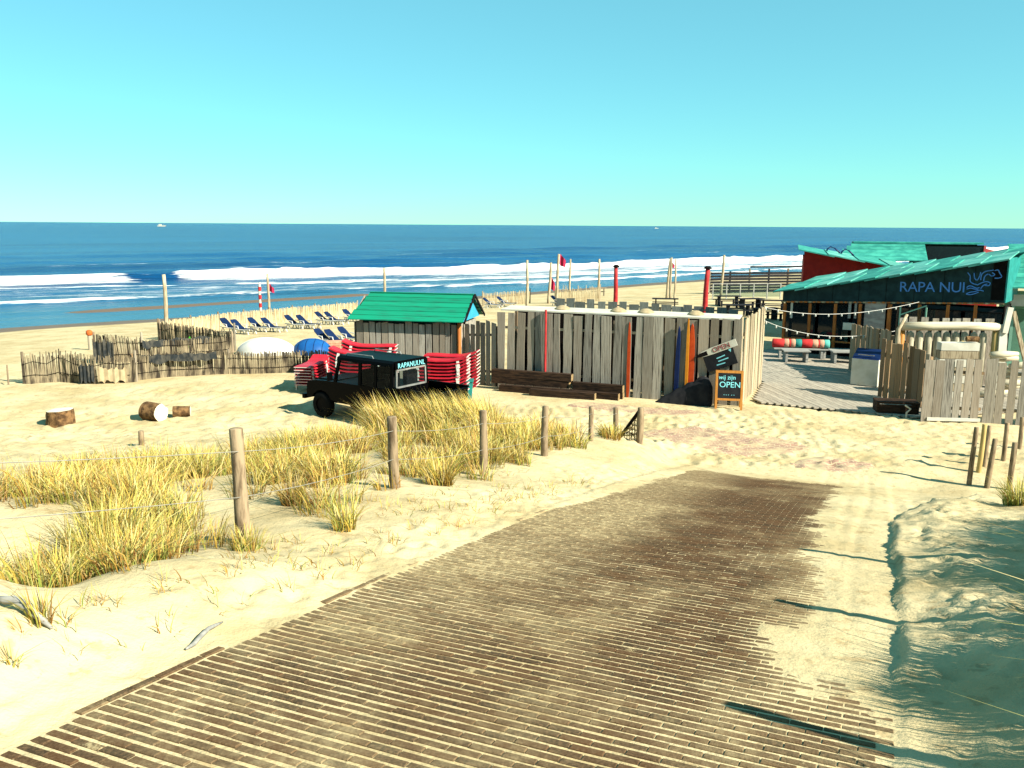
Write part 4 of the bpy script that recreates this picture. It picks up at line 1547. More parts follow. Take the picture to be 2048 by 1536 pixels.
# ------------------------------------------------------------------ truck
def build_truck():
    t = thing('pickup_truck', 'black crew cab pickup truck parked behind the dune grass', 'truck', (-4.14, 27.2, ground(-4.14, 27.2) + 0.0), math.atan2(0.574, -0.82))

    def arc(cx, r, a0, a1, n=7):
        return [(cx + r * math.cos(a0 + (a1 - a0) * i / (n - 1)), 0.40 + r * math.sin(a0 + (a1 - a0) * i / (n - 1))) for i in range(n)]
    prof = [(-1.32, 0.56), (-1.32, 1.20), (1.10, 1.20), (1.95, 1.17), (2.22, 1.12), (2.32, 1.02), (2.34, 0.60)] + arc(1.68, 0.47, 0.45, math.pi - 0.45) + [(1.0, 0.56)]
    MB().prism(prof, -0.84, 0.84).build('body', 'black_paint', t, fix=True)
    MB().prism([(1.12, 1.17), (1.12, 1.225), (1.95, 1.205), (2.2, 1.15), (2.2, 1.1)], -0.6, 0.6).build('bonnet', 'black_paint', t, fix=True)
    MB().box((-0.2, 0, 0.5), (4.9, 0.8, 0.16)).build('chassis', 'dark_gap', t)
    # cab pillars, rails and roof: the openings between them are glazed
    for s in (-1, 1):
        y = 0.80 * s
        for a, b_ in (((1.08, y, 1.18), (0.90, y * 0.94, 1.95)), ((0.02, y, 1.18), (0.02, y * 0.94, 1.95)), ((-1.26, y, 1.18), (-1.26, y * 0.94, 1.95)), ((-0.62, y, 1.18), (-0.62, y * 0.94, 1.95))):
            MB().beam(a, b_, 0.05, 0.11, (1, 0, 0)).build('pillar', 'black_paint', t, fix=True)
        for x0, x1, nm in ((0.08, 0.94, 'side_window'), (-0.56, -0.05, 'side_window'), (-1.2, -0.68, 'side_window')):
            MB().add([(x0, y, 1.21), (x1 + (0.06 if x1 > 0.5 else 0), y, 1.21), (x1, y * 0.95, 1.88), (x0, y * 0.95, 1.88)], [(0, 1, 2, 3)]).build(nm, 'glass', t)
        MB().box((0.55, y * 1.005, 0.88), (0.03, 0.03, 0.6)).build('door_seam', 'dark_gap', t)
        mi = MB().box((1.12, 0.98 * s, 1.38), (0.08, 0.17, 0.26)).build('mirror', 'black_paint', t)
    MB().prism([(-0.80, 1.88), (-0.78, 1.97), (-0.66, 2.03), (0.66, 2.03), (0.78, 1.97), (0.80, 1.88)], -1.32, 0.98, lambda p, x: (x, p[0], p[1])).build('roof', 'black_paint', t, fix=True)
    rr = MB()
    for s in (-1, 1):
        rr.tube([(-0.4, 0.62 * s, 2.02), (-0.35, 0.62 * s, 2.10), (0.7, 0.62 * s, 2.10), (0.78, 0.62 * s, 2.02)], 0.016, 6)
    rr.build('roof_rail', 'steel', t)
    MB().add([(1.06, -0.75, 1.21), (1.06, 0.75, 1.21), (0.90, 0.70, 1.88), (0.90, -0.70, 1.88)], [(0, 1, 2, 3)]).build('windscreen', 'glass', t)
    # rear of the cab: pale framed window under the lettered band
    f = MB()
    for a, b_ in (((-1.335, -0.66, 1.24), (-1.335, 0.66, 1.24)), ((-1.335, -0.66, 1.76), (-1.335, 0.66, 1.76)), ((-1.335, -0.66, 1.22), (-1.335, -0.64, 1.78)), ((-1.335, 0.66, 1.22), (-1.335, 0.64, 1.78))):
        f.beam(a, b_, 0.05, 0.05)
    f.build('rear_window_frame', 'steel', t)
    MB().add([(-1.33, -0.64, 1.26), (-1.33, 0.64, 1.26), (-1.33, 0.63, 1.74), (-1.33, -0.63, 1.74)], [(0, 1, 2, 3)]).build('rear_window', 'glass', t)
    sb = MB().box((-1.345, 0, 1.88), (0.03, 1.42, 0.2)).build('sign_band', 'black_paint', t)
    place(text_mesh('RAPANUI.NL', 0.215, 'lettering', 'chalk_cyan', 0.003, 0, 1.0, 0.0), 'lettering', sb, (-1.364, 0, 1.88), rot=(R(90), 0, R(-90)))
    # seats and steering wheel
    for s in (-0.4, 0.4):
        MB().box((0.15, s, 1.25), (0.16, 0.5, 0.75)).build('seat', 'dark_gap', t)
        MB().box((-0.95, s, 1.25), (0.16, 0.5, 0.7)).build('seat', 'dark_gap', t)
    # load bed
    for s in (-1, 1):
        MB().box((-2.1, 0.82 * s, 0.98), (1.5, 0.05, 0.5)).build('bed_side', 'black_paint', t)
        MB().box((-2.1, 0.84 * s, 1.25), (1.56, 0.07, 0.05)).build('bed_rail', 'black_paint', t)
        MB().box((-2.875, 0.72 * s, 0.82), (0.03, 0.12, 0.1)).build('tail_light', 'red_paint', t)
        hl = MB().tube([(2.33, 0.6 * s, 0.88), (2.37, 0.6 * s, 0.88)], 0.1, 12).build('headlight', 'steel', t)
    MB().box((-2.1, 0, 0.74), (1.5, 1.6, 0.05)).build('bed_floor', 'black_paint', t)
    MB().box((-2.855, 0, 0.98), (0.04, 1.6, 0.5)).build('tailgate', 'black_paint', t)
    MB().box((-2.89, 0.05, 0.66), (0.02, 0.44, 0.34)).build('number_plate', 'yellow_plate', t)
    MB().box((-2.9, 0, 0.5), (0.1, 1.5, 0.13)).build('rear_bumper', 'dark_gap', t)
    MB().box((2.46, 0, 0.6), (0.12, 1.74, 0.15)).build('front_bumper', 'black_paint', t)
    MB().box((2.345, 0, 0.85), (0.02, 0.8, 0.32)).build('grille', 'dark_gap', t)
    for x in (1.68, -2.0):
        for s in (-1, 1):
            w = MB()
            pr = [(0.22, -0.12), (0.36, -0.125), (0.40, -0.09), (0.40, 0.09), (0.36, 0.125), (0.22, 0.12)]
            n = 20
            vs = [(x + r_ * math.cos(2 * math.pi * i / n), 0.74 * s + y_, 0.40 + r_ * math.sin(2 * math.pi * i / n)) for (r_, y_) in pr for i in range(n)]
            fs = [(j * n + i, j * n + (i + 1) % n, (j + 1) * n + (i + 1) % n, (j + 1) * n + i) for j in range(len(pr) - 1) for i in range(n)]
            wh = w.add(vs, fs).build('wheel', 'rubber', t, smooth=True)
            MB().tube([(x, 0.70 * s, 0.40), (x, 0.82 * s, 0.40)], 0.225, 16).build('rim', 'dark_gap', wh)
    return t


build_truck()
p = atz(933, 792, 0.1)
t = thing('bin', 'small teal bin standing right of the yellow number plate', 'bin', (p.x, p.y, ground(p.x, p.y)))
MB().prism([(-0.18, 0), (0.18, 0), (0.23, 0.62), (-0.23, 0.62)], -0.2, 0.2).build('tub', 'teal', t, fix=True)
MB().box((0, 0, 0.65), (0.5, 0.46, 0.06)).build('lid', 'teal', t)

# ------------------------------------------------------------------ loungers
def lounger_proto_stack():
    t = thing('stacked_lounger', 'x', 'lounger')
    prof = [(-0.95, 0.20), (-0.6, 0.21), (-0.1, 0.19), (0.35, 0.20), (0.7, 0.27), (0.95, 0.38)]
    up = [(x, z + 0.05) for x, z in prof]
    MB().prism(prof + up[::-1], -0.28, 0.28).build('seat_shell', 'red_plastic', t, fix=True)
    for s in (-1, 1):
        b = MB()
        for (x0, z0), (x1, z1) in zip(prof[:-1], prof[1:]):
            b.beam((x0, 0.305 * s, z0 + 0.02), (x1, 0.305 * s, z1 + 0.02), 0.05, 0.03)
        b.build('side_rail', 'red_plastic', t, fix=True)
        for x, zt_ in ((-0.8, 0.2), (0.62, 0.24)):
            MB().beam((x, 0.30 * s, zt_), (x + 0.05, 0.33 * s, 0.0), 0.035, 0.09, (1, 0, 0)).build('leg', 'white_plastic', t, fix=True)
    for x, z in ((-0.955, 0.225), (0.955, 0.405)):
        MB().box((x, 0, z), (0.04, 0.62, 0.02)).build('end_rail', 'white_plastic', t)
    return t


ORD = ['lowest', 'second', 'third', 'fourth', 'fifth', 'sixth', 'seventh', 'eighth', 'ninth', 'tenth', 'eleventh', 'twelfth', 'thirteenth']
proto = lounger_proto_stack()
first = True
for (x, y, rz, n, dz, nm) in ((-7.35, 32.3, R(82), 7, 0.105, 'the low stack left of the truck bonnet'), (-5.35, 30.6, R(176), 12, 0.126, 'the stack close behind the truck cab'),
                              (-5.1, 31.6, R(178), 13, 0.126, 'the rear stack behind the truck cab'), (-2.45, 30.4, R(-8), 11, 0.118, 'the stack right of the truck cab'),
                              (-2.15, 31.35, R(-8), 11, 0.12, 'the rear stack right of the truck cab')):
    zg = ground(x, y)
    for k in range(n):
        o = proto if first else copy_tree(proto)
        first = False
        o.location = (x + rnd.uniform(-0.015, 0.015), y + rnd.uniform(-0.015, 0.015), zg - 0.01 + k * dz)
        o.rotation_euler = (0, 0, rz + rnd.uniform(-0.015, 0.015))
        o['label'] = ('red lounger, %s from the bottom of %s' % (ORD[k], nm)) if k else 'lowest red lounger of ' + nm
        if k == n - 1:
            o['label'] = 'topmost red lounger on ' + nm
        o['group'] = 'stacked red loungers'


def lounger_blue():
    t = thing('sun_lounger', 'x', 'lounger')
    seat = [(-0.95, 0.36), (-0.4, 0.33), (0.15, 0.33)]
    MB().prism(seat + [(x, z + 0.025) for x, z in seat[::-1]], -0.26, 0.26).build('seat', 'blue_mesh', t, fix=True)
    bk = [(0.17, 0.35), (0.45, 0.50), (0.74, 0.72), (0.90, 0.86)]
    n = len(bk)
    vs = []
    for (x, z), w in zip(bk, (0.26, 0.28, 0.28, 0.2)):
        vs += [(x, -w, z), (x, w, z), (x - 0.022, w, z + 0.016), (x - 0.022, -w, z + 0.016)]
    fs = [(i * 4 + k, i * 4 + (k + 1) % 4, i * 4 + 4 + (k + 1) % 4, i * 4 + 4 + k) for i in range(n - 1) for k in range(4)] + [(0, 3, 2, 1), (n * 4 - 4, n * 4 - 3, n * 4 - 2, n * 4 - 1)]
    MB().add(vs, fs).build('backrest', 'blue_mesh', t, fix=True)
    for s in (-1, 1):
        MB().tube([(-0.97, 0.3 * s, 0.35), (-0.4, 0.31 * s, 0.31), (0.2, 0.31 * s, 0.31), (0.75, 0.3 * s, 0.34)], 0.035, 6).build('side_rail', 'white_plastic', t)
        for x in (-0.72, 0.45):
            MB().tube([(x - 0.17, 0.31 * s, 0.0), (x - 0.06, 0.31 * s, 0.27), (x + 0.06, 0.31 * s, 0.27), (x + 0.17, 0.31 * s, 0.0)], 0.036, 6).build('leg', 'white_plastic', t)
        MB().tube([(0.0, 0.335 * s, 0.33), (0.05, 0.34 * s, 0.52), (0.4, 0.34 * s, 0.54)], 0.03, 6).build('armrest', 'white_plastic', t)
    return t


proto = lounger_blue()
BLU = [(463, 664, 'leftmost navy lounger in the back row before the pale stake fence'), (486, 668, 'second navy lounger from the left in the back row'),
       (520, 663, 'third navy lounger from the left, below the red and white pole'), (547, 664, 'fourth navy lounger from the left in the back row'),
       (593, 657, 'fifth navy lounger from the left in the back row'), (616, 657, 'sixth navy lounger from the left in the back row'),
       (653, 649, 'seventh navy lounger from the left, near the green roofed shed'), (672, 649, 'eighth navy lounger of the back row, beside the shed roof'),
       (706, 643, 'navy lounger peeping out behind the left end of the shed roof'), (676, 692, 'navy lounger in front of the shed with its back raised'),
       (702, 686, 'navy lounger half hidden behind the left corner of the shed'), (655, 690, 'low navy lounger beside the blue upturned boat'),
       (985, 616, 'navy lounger right of the blue gable of the shed'), (1012, 613, 'navy lounger behind the left end of the white roof'),
       (1120, 612, 'navy lounger beside the flagged pole behind the white roof')]
for k, (px, py, lab) in enumerate(BLU):
    p = onground(px, py)
    o = proto if k == 0 else copy_tree(proto)
    o.location = (p.x, p.y, ground(p.x, p.y) - 0.01)
    o.rotation_euler = (0, 0, R(148 + rnd.uniform(-7, 7)))
    o.scale = (0.9, 0.9, 0.9)
    o['label'] = lab
    o['group'] = 'navy sun loungers on the beach'


# ------------------------------------------------------------------ upturned boats
def hull(name, label, px0, px1, py, beam, h, mat, seams=0):
    a, c = onground(px0, py), onground(px1, py)
    L = (c - a).length
    ctr = (a + c) / 2
    rz = math.atan2(c.y - a.y, c.x - a.x)
    t = thing(name, label, 'boat', (ctr.x, ctr.y, ground(ctr.x, ctr.y) - 0.03), rz)
    n, k = 18, 10
    vs = []

    def pt(i, j, g=0.0):
        x = -1 + 2 * i / n
        w = (1 - abs(x) ** 2.3) ** 0.75 if abs(x) < 1 else 0.0
        an = math.pi * j / k
        return (x * L / 2, -math.cos(an) * beam / 2 * w * (1 + g), math.sin(an) ** 0.8 * h * (w ** 0.85) * (1 + g))
    for i in range(n + 1):
        vs += [pt(i, j) for j in range(k + 1)]
    fs = [(i * (k + 1) + j, i * (k + 1) + j + 1, (i + 1) * (k + 1) + j + 1, (i + 1) * (k + 1) + j) for i in range(n) for j in range(k)]
    MB().add(vs, fs).build('hull', mat, t, smooth=True, fix=True)
    MB().tube([pt(i, k / 2, 0.005) for i in range(1, n)], 0.025, 5).build('keel', mat, t)
    for i in range(seams):
        ii = 4 + i * (n - 8) / max(1, seams - 1)
        MB().tube([pt(ii, j, 0.004) for j in range(k + 1)], 0.016, 4).build('seam', 'dark_lid', t)
    return t


hull('upturned_boat', 'white upturned boat hull lying behind the stake fence', 470, 596, 708, 1.7, 0.78, 'boat_white')
hull('upturned_boat', 'blue upturned boat with dark seams beside the white hull', 583, 668, 707, 1.6, 0.72, 'boat_blue', 4)
p = onground(668, 695)
b = MB()
for i in range(3):
    b.box((0, 0, 0.06 + 0.11 * i), (0.7, 0.5, 0.1), rz=0.1 * i)
t = b.build('folded_cloth', 'cushion_pink', None, (p.x, p.y, ground(p.x, p.y)))
tag(t, 'folded pink cushions lying between the blue boat and loungers', 'cushions')


# ------------------------------------------------------------------ stake fences on the beach
def stake_fence(label, pts, h, mat, dens=16, lean=0.10, posts=True, seed=0, jit=0.12, rails='dark_gap', band=None):
    r2 = random.Random(seed)
    P = [onground(*q) if len(q) == 2 else Vector(q[:2] + (0,)) for q in pts]
    a = P[0]
    t = thing('stake_fence', label, 'fence', (a.x, a.y, ground(a.x, a.y)))
    z0 = ground(a.x, a.y)
    b = MB()
    dist = 0
    hl = h if isinstance(h, (list, tuple)) else [h] * len(P)
    tot = sum((q - p_).length for p_, q in zip(P[:-1], P[1:]))
    ln = 0.0
    rail1, rail2 = [], []
    for i, (p_, q) in enumerate(zip(P[:-1], P[1:])):
        L = (q - p_).length
        n = max(2, int(L * dens * 2.0))
        for k in range(n):
            f = k / n
            w = p_.lerp(q, f)
            hh = (hl[i] * (1 - f) + hl[i + 1] * f) * 0.9
            g = ground(w.x, w.y) - z0
            ln = 0.95 * ln + r2.uniform(-0.04, 0.04)
            tx, ty = ln * lean * 10 * hh * 0.5 + r2.uniform(-0.03, 0.03), r2.uniform(-0.04, 0.04)
            hh *= 1 + r2.uniform(-jit, jit) * 0.6
            r_ = r2.uniform(0.016, 0.032)
            x0, y0 = w.x - a.x, w.y - a.y
            b.tube([(x0, y0, g - 0.1), (x0 + tx, y0 + ty, g + hh)], [r_, r_ * 0.8], 4)
            if k % 12 == 0:
                rail1.append((x0 + tx * 0.75, y0 - 0.04, g + hh * 0.75))
                rail2.append((x0 + tx * 0.3, y0 - 0.04, g + hh * 0.3))
    o = b.build('stakes', mat, t)
    o['kind'] = 'stuff'
    for rl in (rail1, rail2):
        MB().tube(rl, 0.012, 4).build('binding_wire', rails, t)
    if posts:
        n = max(2, int(tot / 2.6) + 1)
        for k in range(n):
            f = k / (n - 1) * (len(P) - 1)
            i = min(int(f), len(P) - 2)
            w = P[i].lerp(P[i + 1], f - i)
            MB().tube([(w.x - a.x, w.y - a.y + 0.07, ground(w.x, w.y) - z0 - 0.2), (w.x - a.x, w.y - a.y + 0.07, ground(w.x, w.y) - z0 + hl[0] * 1.05)], 0.05, 7).build('support_post', 'brown_plank', t)
    return t


stake_fence('ragged brown stake fence at the far left of the beach', [(47, 768), (120, 764), (190, 768), (272, 764)], [1.15, 1.25, 1.1, 0.95], 'willow', 15, 0.16, seed=1, jit=0.25)
stake_fence('low stake fence running right from the ragged fence, front row', [(265, 762), (340, 754), (460, 748)], [1.0, 1.05, 1.0], 'willow', 15, 0.08, seed=2)
stake_fence('stake fence in front of the upturned boats', [(458, 748), (560, 746), (660, 741)], [0.95, 0.95, 0.9], 'willow', 15, 0.07, seed=3)
stake_fence('dark screened stake fence in the middle row behind the ragged one', [(190, 724), (285, 724)], [1.25, 1.15], 'willow', 15, 0.16, seed=4, jit=0.2)
stake_fence('middle row stake fence ending near the white hull', [(283, 724), (360, 718), (465, 708)], [1.0, 0.95, 0.9], 'willow', 15, 0.07, seed=5)
stake_fence('grey stake fence joining the tall pole on the beach', [(318, 692), (400, 698), (470, 704)], [1.3, 1.15, 1.0], 'willow', 14, 0.05, seed=6)
stake_fence('long sunlit pale stake fence behind the row of navy loungers', [(320, 680), (470, 655), (600, 641), (715, 630)], [1.05, 1.05, 1.05, 1.05], 'willow_sunlit', 13, 0.04, seed=7, rails='willow_sunlit')
stake_fence('pale stake palisade beyond the white roof', [(965, 613), (1060, 607)], [1.2, 1.2], 'willow_sunlit', 8, 0.05, seed=8, rails='willow_sunlit')
stake_fence('uneven palisade of pale stakes between the tall poles', [(1110, 606), (1200, 602)], [1.35, 1.1], 'willow_sunlit', 8, 0.08, seed=9, jit=0.5, rails='willow_sunlit')


def screen(label, q0, q1, h, seed, zo=0.0, mat='tarp_dark'):
    """torn sheet of dark mesh hung over the stakes"""
    a, c = onground(*q0), onground(*q1)
    r2 = random.Random(seed)
    n = 14
    d = (c - a)
    nrm = Vector((d.y, -d.x, 0)).normalized() * 0.12
    vs = []
    for i in range(n + 1):
        w = a.lerp(c, i / n) + nrm
        g = ground(w.x, w.y)
        f = 0.03 * math.sin(i * 1.9 + seed)
        for j, zz in enumerate((zo + r2.uniform(0, 0.15), zo + h * 0.5, zo + h * (1 + r2.uniform(-0.15, 0.1)))):
            vs.append((w.x + nrm.x * (f * 8 + 0.3 * j * 0), w.y + nrm.y * f * 8, g + zz))
    fs = [(i * 3 + j, (i + 1) * 3 + j, (i + 1) * 3 + j + 1, i * 3 + j + 1) for i in range(n) for j in range(2)]
    m2 = [(x - nrm.x * 0.1, y - nrm.y * 0.1, z) for x, y, z in vs]
    k = len(vs)
    fs2 = [tuple(q + k for q in f[::-1]) for f in fs]
    rim = []
    for i in range(n):
        rim += [(i * 3, i * 3 + k, (i + 1) * 3 + k, (i + 1) * 3), (i * 3 + 2, (i + 1) * 3 + 2, (i + 1) * 3 + 2 + k, i * 3 + 2 + k)]
    tag(MB().add(vs + m2, fs + fs2 + rim).build('windbreak_cloth', mat), label, 'cloth')


screen('torn dark cloth hung on the middle row stake fence', (191, 727), (232, 727), 1.0, 1)
screen('dark cloth strip along the top of the middle row fence', (285, 724), (420, 712), 0.42, 2, 0.52)
screen('dark cloth draped along the front row stake fence', (285, 758), (435, 750), 0.40, 3, 0.55)
screen('grey cloth sagging at the right end of the ragged fence', (162, 768), (192, 768), 0.75, 4)
screen('pale torn cloth lying against the ragged fence', (196, 768), (255, 765), 0.6, 5, 0.0, 'dome_tan')
# ------------------------------------------------------------------ stumps and logs
def log_thing(label, px, py, r, L, upright, rz=0.0, seed=0, loc=None):
    p = onground(px, py)
    r2 = random.Random(seed)
    t = thing('tree_stump' if upright else 'cut_log', label, 'stump' if upright else 'log', (p.x, p.y, ground(p.x, p.y)), rz)
    n, lev = 18, 5
    rad = [r * (1 + 0.08 * r2.uniform(-1, 1)) for _ in range(n)]
    vs = []
    for j in range(lev):
        f = j / (lev - 1)
        for i in range(n):
            a = 2 * math.pi * i / n
            rr = rad[i] * (1.06 - 0.08 * f) * (1 + 0.04 * r2.uniform(-1, 1))
            if upright:
                vs.append((rr * math.cos(a), rr * math.sin(a), -0.08 + f * (L + 0.08) + 0.02 * math.cos(a) * f))
            else:
                vs.append((f * L - L / 2, rr * math.cos(a), r * 0.86 + rr * math.sin(a)))
    fs = [(j * n + i, j * n + (i + 1) % n, (j + 1) * n + (i + 1) % n, (j + 1) * n + i) for j in range(lev - 1) for i in range(n)]
    MB().add(vs, fs).build('bark', 'bark', t, smooth=True, fix=True)
    top = vs[-n:]
    bot = vs[:n]
    MB().add(top, [tuple(range(n))]).build('cut_face', 'cut_wood', t)
    if not upright:
        MB().add(bot, [tuple(range(n))[::-1]]).build('cut_face', 'cut_wood', t)
    return t


log_thing('upright brown tree stump with pale top standing on the sand at left', 122, 849, 0.37, 0.44, True, seed=1)
log_thing('thick log lying on its side with a pale cut end facing right', 308, 840, 0.28, 0.62, False, R(-24), 2)
log_thing('smaller knotty log lying right of the thick log', 364, 832, 0.16, 0.52, False, R(14), 3)
p = onground(18, 770)
tag(post_mesh(0.75, 0.03, 7).build('stake', 'brown_plank', None, (p.x, p.y, ground(p.x, p.y)), smooth=True), 'thin dark stake alone at the far left edge', 'stake')
p = onground(181, 700)
t = thing('marker_post', 'brown post with a rounded orange head beyond the stake fences', 'post', (p.x, p.y, ground(p.x, p.y)))
MB().tube([(0, 0, -0.2), (0, 0, 0.72)], 0.09, 9).build('shaft', 'brown_plank', t)
MB().tube([(0, 0, 0.70), (0, 0, 0.76), (0, 0, 0.90), (0, 0, 0.97)], [0.1, 0.15, 0.15, 0.07], 10).build('head', 'orange_cap', t, smooth=True)
p = onground(382, 696)
tag(MB().tube([(0, 0, 0), (0, 0, 0.45), (0, 0, 0.62), (0, 0, 0.82), (0, 0, 0.86)], [0.12, 0.12, 0.06, 0.05, 0.05], 10).build('green_bottle_float', 'green_plastic', None, (p.x, p.y, ground(p.x, p.y)), smooth=True),
    'bright green bottle shaped float standing by the stake fence', 'float')


# ------------------------------------------------------------------ poles on the beach
def pole(label, px, pyt, pyb, r, mat='pale_pole', flag=None, cap=None, lean=0.0, Y=None, stripes=None, group='tall poles on the beach', tilt=(0, 0)):
    p = onground(px, pyb) if Y is None else at(px, pyb, Y)
    zg = ground(p.x, p.y)
    c = at(px, pyt, p.y)
    h = c.z - zg
    t = thing('beach_pole', label, 'pole', (p.x, p.y, zg), rot=(tilt[0], tilt[1], 0), group=group)
    pts = [(0.02 * math.sin(k * 1.3 + px), 0, -0.3 + (h + 0.3) * k / 5) for k in range(6)]
    MB().tube(pts, [r * (1 - 0.05 * k) for k in range(6)], 9).build('shaft', mat, t, smooth=True)
    if stripes:
        n = stripes
        for k in range(n):
            z0 = h * (0.12 + 0.88 * k / n)
            MB().tube([(0, 0, z0), (0, 0, z0 + h * 0.88 / n * 0.5)], r * 1.12, 9).build('red_band', 'red_paint', t)
    if flag:
        z0, hh, w = flag
        n = 5
        vs = []
        for i in range(n + 1):
            x = w * i / n
            for zz in (z0 * h, z0 * h + hh * (1 - 0.4 * i / n)):
                vs.append((x + r, 0.08 * math.sin(i * 1.7), zz - 0.12 * i / n))
        m2 = [(x, y + 0.015, z) for x, y, z in vs]
        k = len(vs)
        fs = [(2 * i, 2 * i + 2, 2 * i + 3, 2 * i + 1) for i in range(n)]
        fs2 = [tuple(q + k for q in f[::-1]) for f in fs]
        rim = [(2 * i, 2 * i + k, 2 * i + 2 + k, 2 * i + 2) for i in range(n)] + [(2 * i + 1, 2 * i + 3, 2 * i + 3 + k, 2 * i + 1 + k) for i in range(n)]
        MB().add(vs + m2, fs + fs2 + rim).build('flag', 'flag_red', t)
    if cap:
        MB().tube([(0, 0, h - 0.02), (0, 0, h + 0.05), (0, 0, h + 0.16)], [r * 1.25, r * 1.35, r * 0.6], 10).build('cap', cap, t)
    return t


pole('tall pale pole at the left end of the stake fences', 336, 549, 690, 0.115, lean=0.1)
pole('pale pole with a small red cloth behind the navy loungers', 539, 547, 641, 0.10, flag=(0.62, 0.55, 0.3))
pole('red and white banded pole behind the navy loungers', 522, 565, 640, 0.10, 'white_paint', stripes=4)
pole('pale pole rising behind the ridge of the green roof', 770, 536, 625, 0.12)
pole('pale pole beyond the left end of the white roof', 1054, 520, 614, 0.12)
pole('pole with a hanging red cloth, left of the flagged pole', 1097, 525, 607, 0.13, flag=(0.35, 1.0, 0.3), tilt=(0, 0.05))
pole('pole with a red flag near its top behind the white roof', 1112, 508, 612, 0.12, flag=(0.78, 0.9, 0.45), tilt=(0, 0.04))
pole('thin grey pole right of the flagged pole', 1139, 518, 604, 0.10)
pole('pale pole with a crossbar foot on the open beach', 1197, 518, 597, 0.12)
pole('thick red painted post with black cap left of centre terrace', 1230, 534, 628, 0.17, 'red_paint', cap='dark_gap', group='thick red posts')
pole('thick red painted post with black cap by the terrace', 1408, 537, 640, 0.19, 'red_paint', cap='dark_gap', group='thick red posts', tilt=(0, 0.03))
pole('left of two close poles with a red wrap, beyond the terrace', 1333, 516, 596, 0.12, flag=(0.78, 0.5, 0.3), tilt=(0, 0.06))
pole('right of two close poles beyond the terrace', 1340, 515, 597, 0.11)
pole('slender pole right of the two close poles', 1349, 518, 600, 0.09)
pole('tall pale pole in front of the black slat fence', 1442, 510, 592, 0.13, tilt=(0, 0.03))

# bench-like crossbars at the foot of a pole
p = onground(1197, 592)
t = thing('driftwood_bench', 'crude dark plank bench beside the pale pole on the beach', 'bench', (p.x, p.y, ground(p.x, p.y)))
MB().box((0, 0, 0.75), (1.5, 0.25, 0.08)).build('seat', 'brown_plank', t)
MB().box((0, 0.1, 0.4), (1.2, 0.12, 0.08)).build('stretcher', 'brown_plank', t)
for s in (-0.5, 0.5):
    MB().box((s, 0, 0.35), (0.1, 0.2, 0.74)).build('leg', 'brown_plank', t)

# ------------------------------------------------------------------ terrace behind the white roof
q0, q1 = onground(1112, 632), onground(1470, 650)
plank_fence('plank_fence', 'low blue grey panel fence of the terrace behind the white roof', (q0.x, q0.y), (q1.x, q1.y), 1.15, 1.05, 0.62, 0.1, 'grey_panel', 12, 'panel', 0.02, jit=0.12)
q0, q1 = onground(1420, 588), onground(1612, 583)
a, c = Vector((q0.x, q0.y)), Vector((q1.x, q1.y))
L = (c - a).length
rzs = math.atan2(c.y - a.y, c.x - a.x)
t = thing('slat_fence', 'black horizontal slat fence on the beach left of the red wall', 'fence', (a.x, a.y, ground(*a)), rzs)
for k in range(7):
    MB().box((L / 2, 0, 0.25 + 0.27 * k), (L, 0.04, 0.2)).build('slat', 'black_slat', t)
for k in range(6):
    MB().box((L * k / 5, 0.07, 1.0), (0.14, 0.1, 2.1 if k < 2 else 2.55)).build('support_post', 'black_slat' if k % 2 else 'brown_plank', t)
MB().box((L * 0.7, 0, 2.45), (L * 0.6, 0.08, 0.14)).build('top_rail', 'black_slat', t)


def picnic_table(label, px, py, w, mat, rz, h=0.76, seat=True, zb=None, Y=None):
    p = onground(px, py) if Y is None else at(px, py, Y)
    z = ground(p.x, p.y) if zb is None else zb
    t = thing('terrace_table', label, 'table', (p.x, p.y, z), rz, 'terrace tables')
    for k in range(3):
        MB().box((0, -0.27 + 0.27 * k, h), (w, 0.25, 0.05)).build('top_board', mat, t)
    for s in (-1, 1):
        MB().box((s * w * 0.36, 0, h / 2 - 0.01), (0.09, 0.6, h - 0.04)).build('trestle', mat, t)
        if seat:
            MB().box((0, s * 0.72, 0.44), (w, 0.26, 0.05)).build('bench_board', mat, t)
            for s2 in (-1, 1):
                MB().box((s2 * w * 0.36, s * 0.72, 0.21), (0.08, 0.2, 0.42)).build('bench_leg', mat, t)
    return t


TT_ = [(1330, 618, 'dark picnic table on the terrace between the red posts'), (1455, 612, 'dark picnic table right of the tall right red post'),
       (1500, 618, 'dark picnic table in the middle of the terrace'), (1545, 622, 'dark picnic table on the terrace nearest the sign building'),
       (1475, 632, 'dark picnic table just behind the low grey panel fence'), (1530, 640, 'dark picnic table beside the sunlit return fence')]
for k, (px, py, lab) in enumerate(TT_):
    picnic_table(lab, px, py, 1.9, 'black_slat', R(-10 + 14 * (k % 3)))
p0_, p1_ = onground(1425, 600), onground(1560, 598)
a, c = Vector((p0_.x, p0_.y)), Vector((p1_.x, p1_.y))
L = (c - a).length
t = thing('glass_balustrade', 'glass wind screen balustrade across the terrace', 'balustrade', (a.x, a.y, ground(*a)), math.atan2(c.y - a.y, c.x - a.x))
nb = 5
for k in range(nb + 1):
    MB().box((L * k / nb, 0, 0.65), (0.08, 0.08, 1.4)).build('upright', 'steel', t)
for k in range(nb):
    MB().box((L * (k + 0.5) / nb, 0, 0.72), (L / nb - 0.12, 0.02, 1.0)).build('pane', 'glass', t)
MB().box((L / 2, 0, 1.33), (L, 0.06, 0.06)).build('top_rail', 'steel', t)

# ------------------------------------------------------------------ sign building
RA, RB = (12.9, 42.5), (20.35, 36.9)
RP = Plane(RA, RB)
RL = (Vector(RB) - Vector(RA)).length
t = thing('beach_restaurant', 'dark beach restaurant front lettered RAPA NUI under a turquoise roof', 'building', (RA[0], RA[1], 0.0), RP.rz)


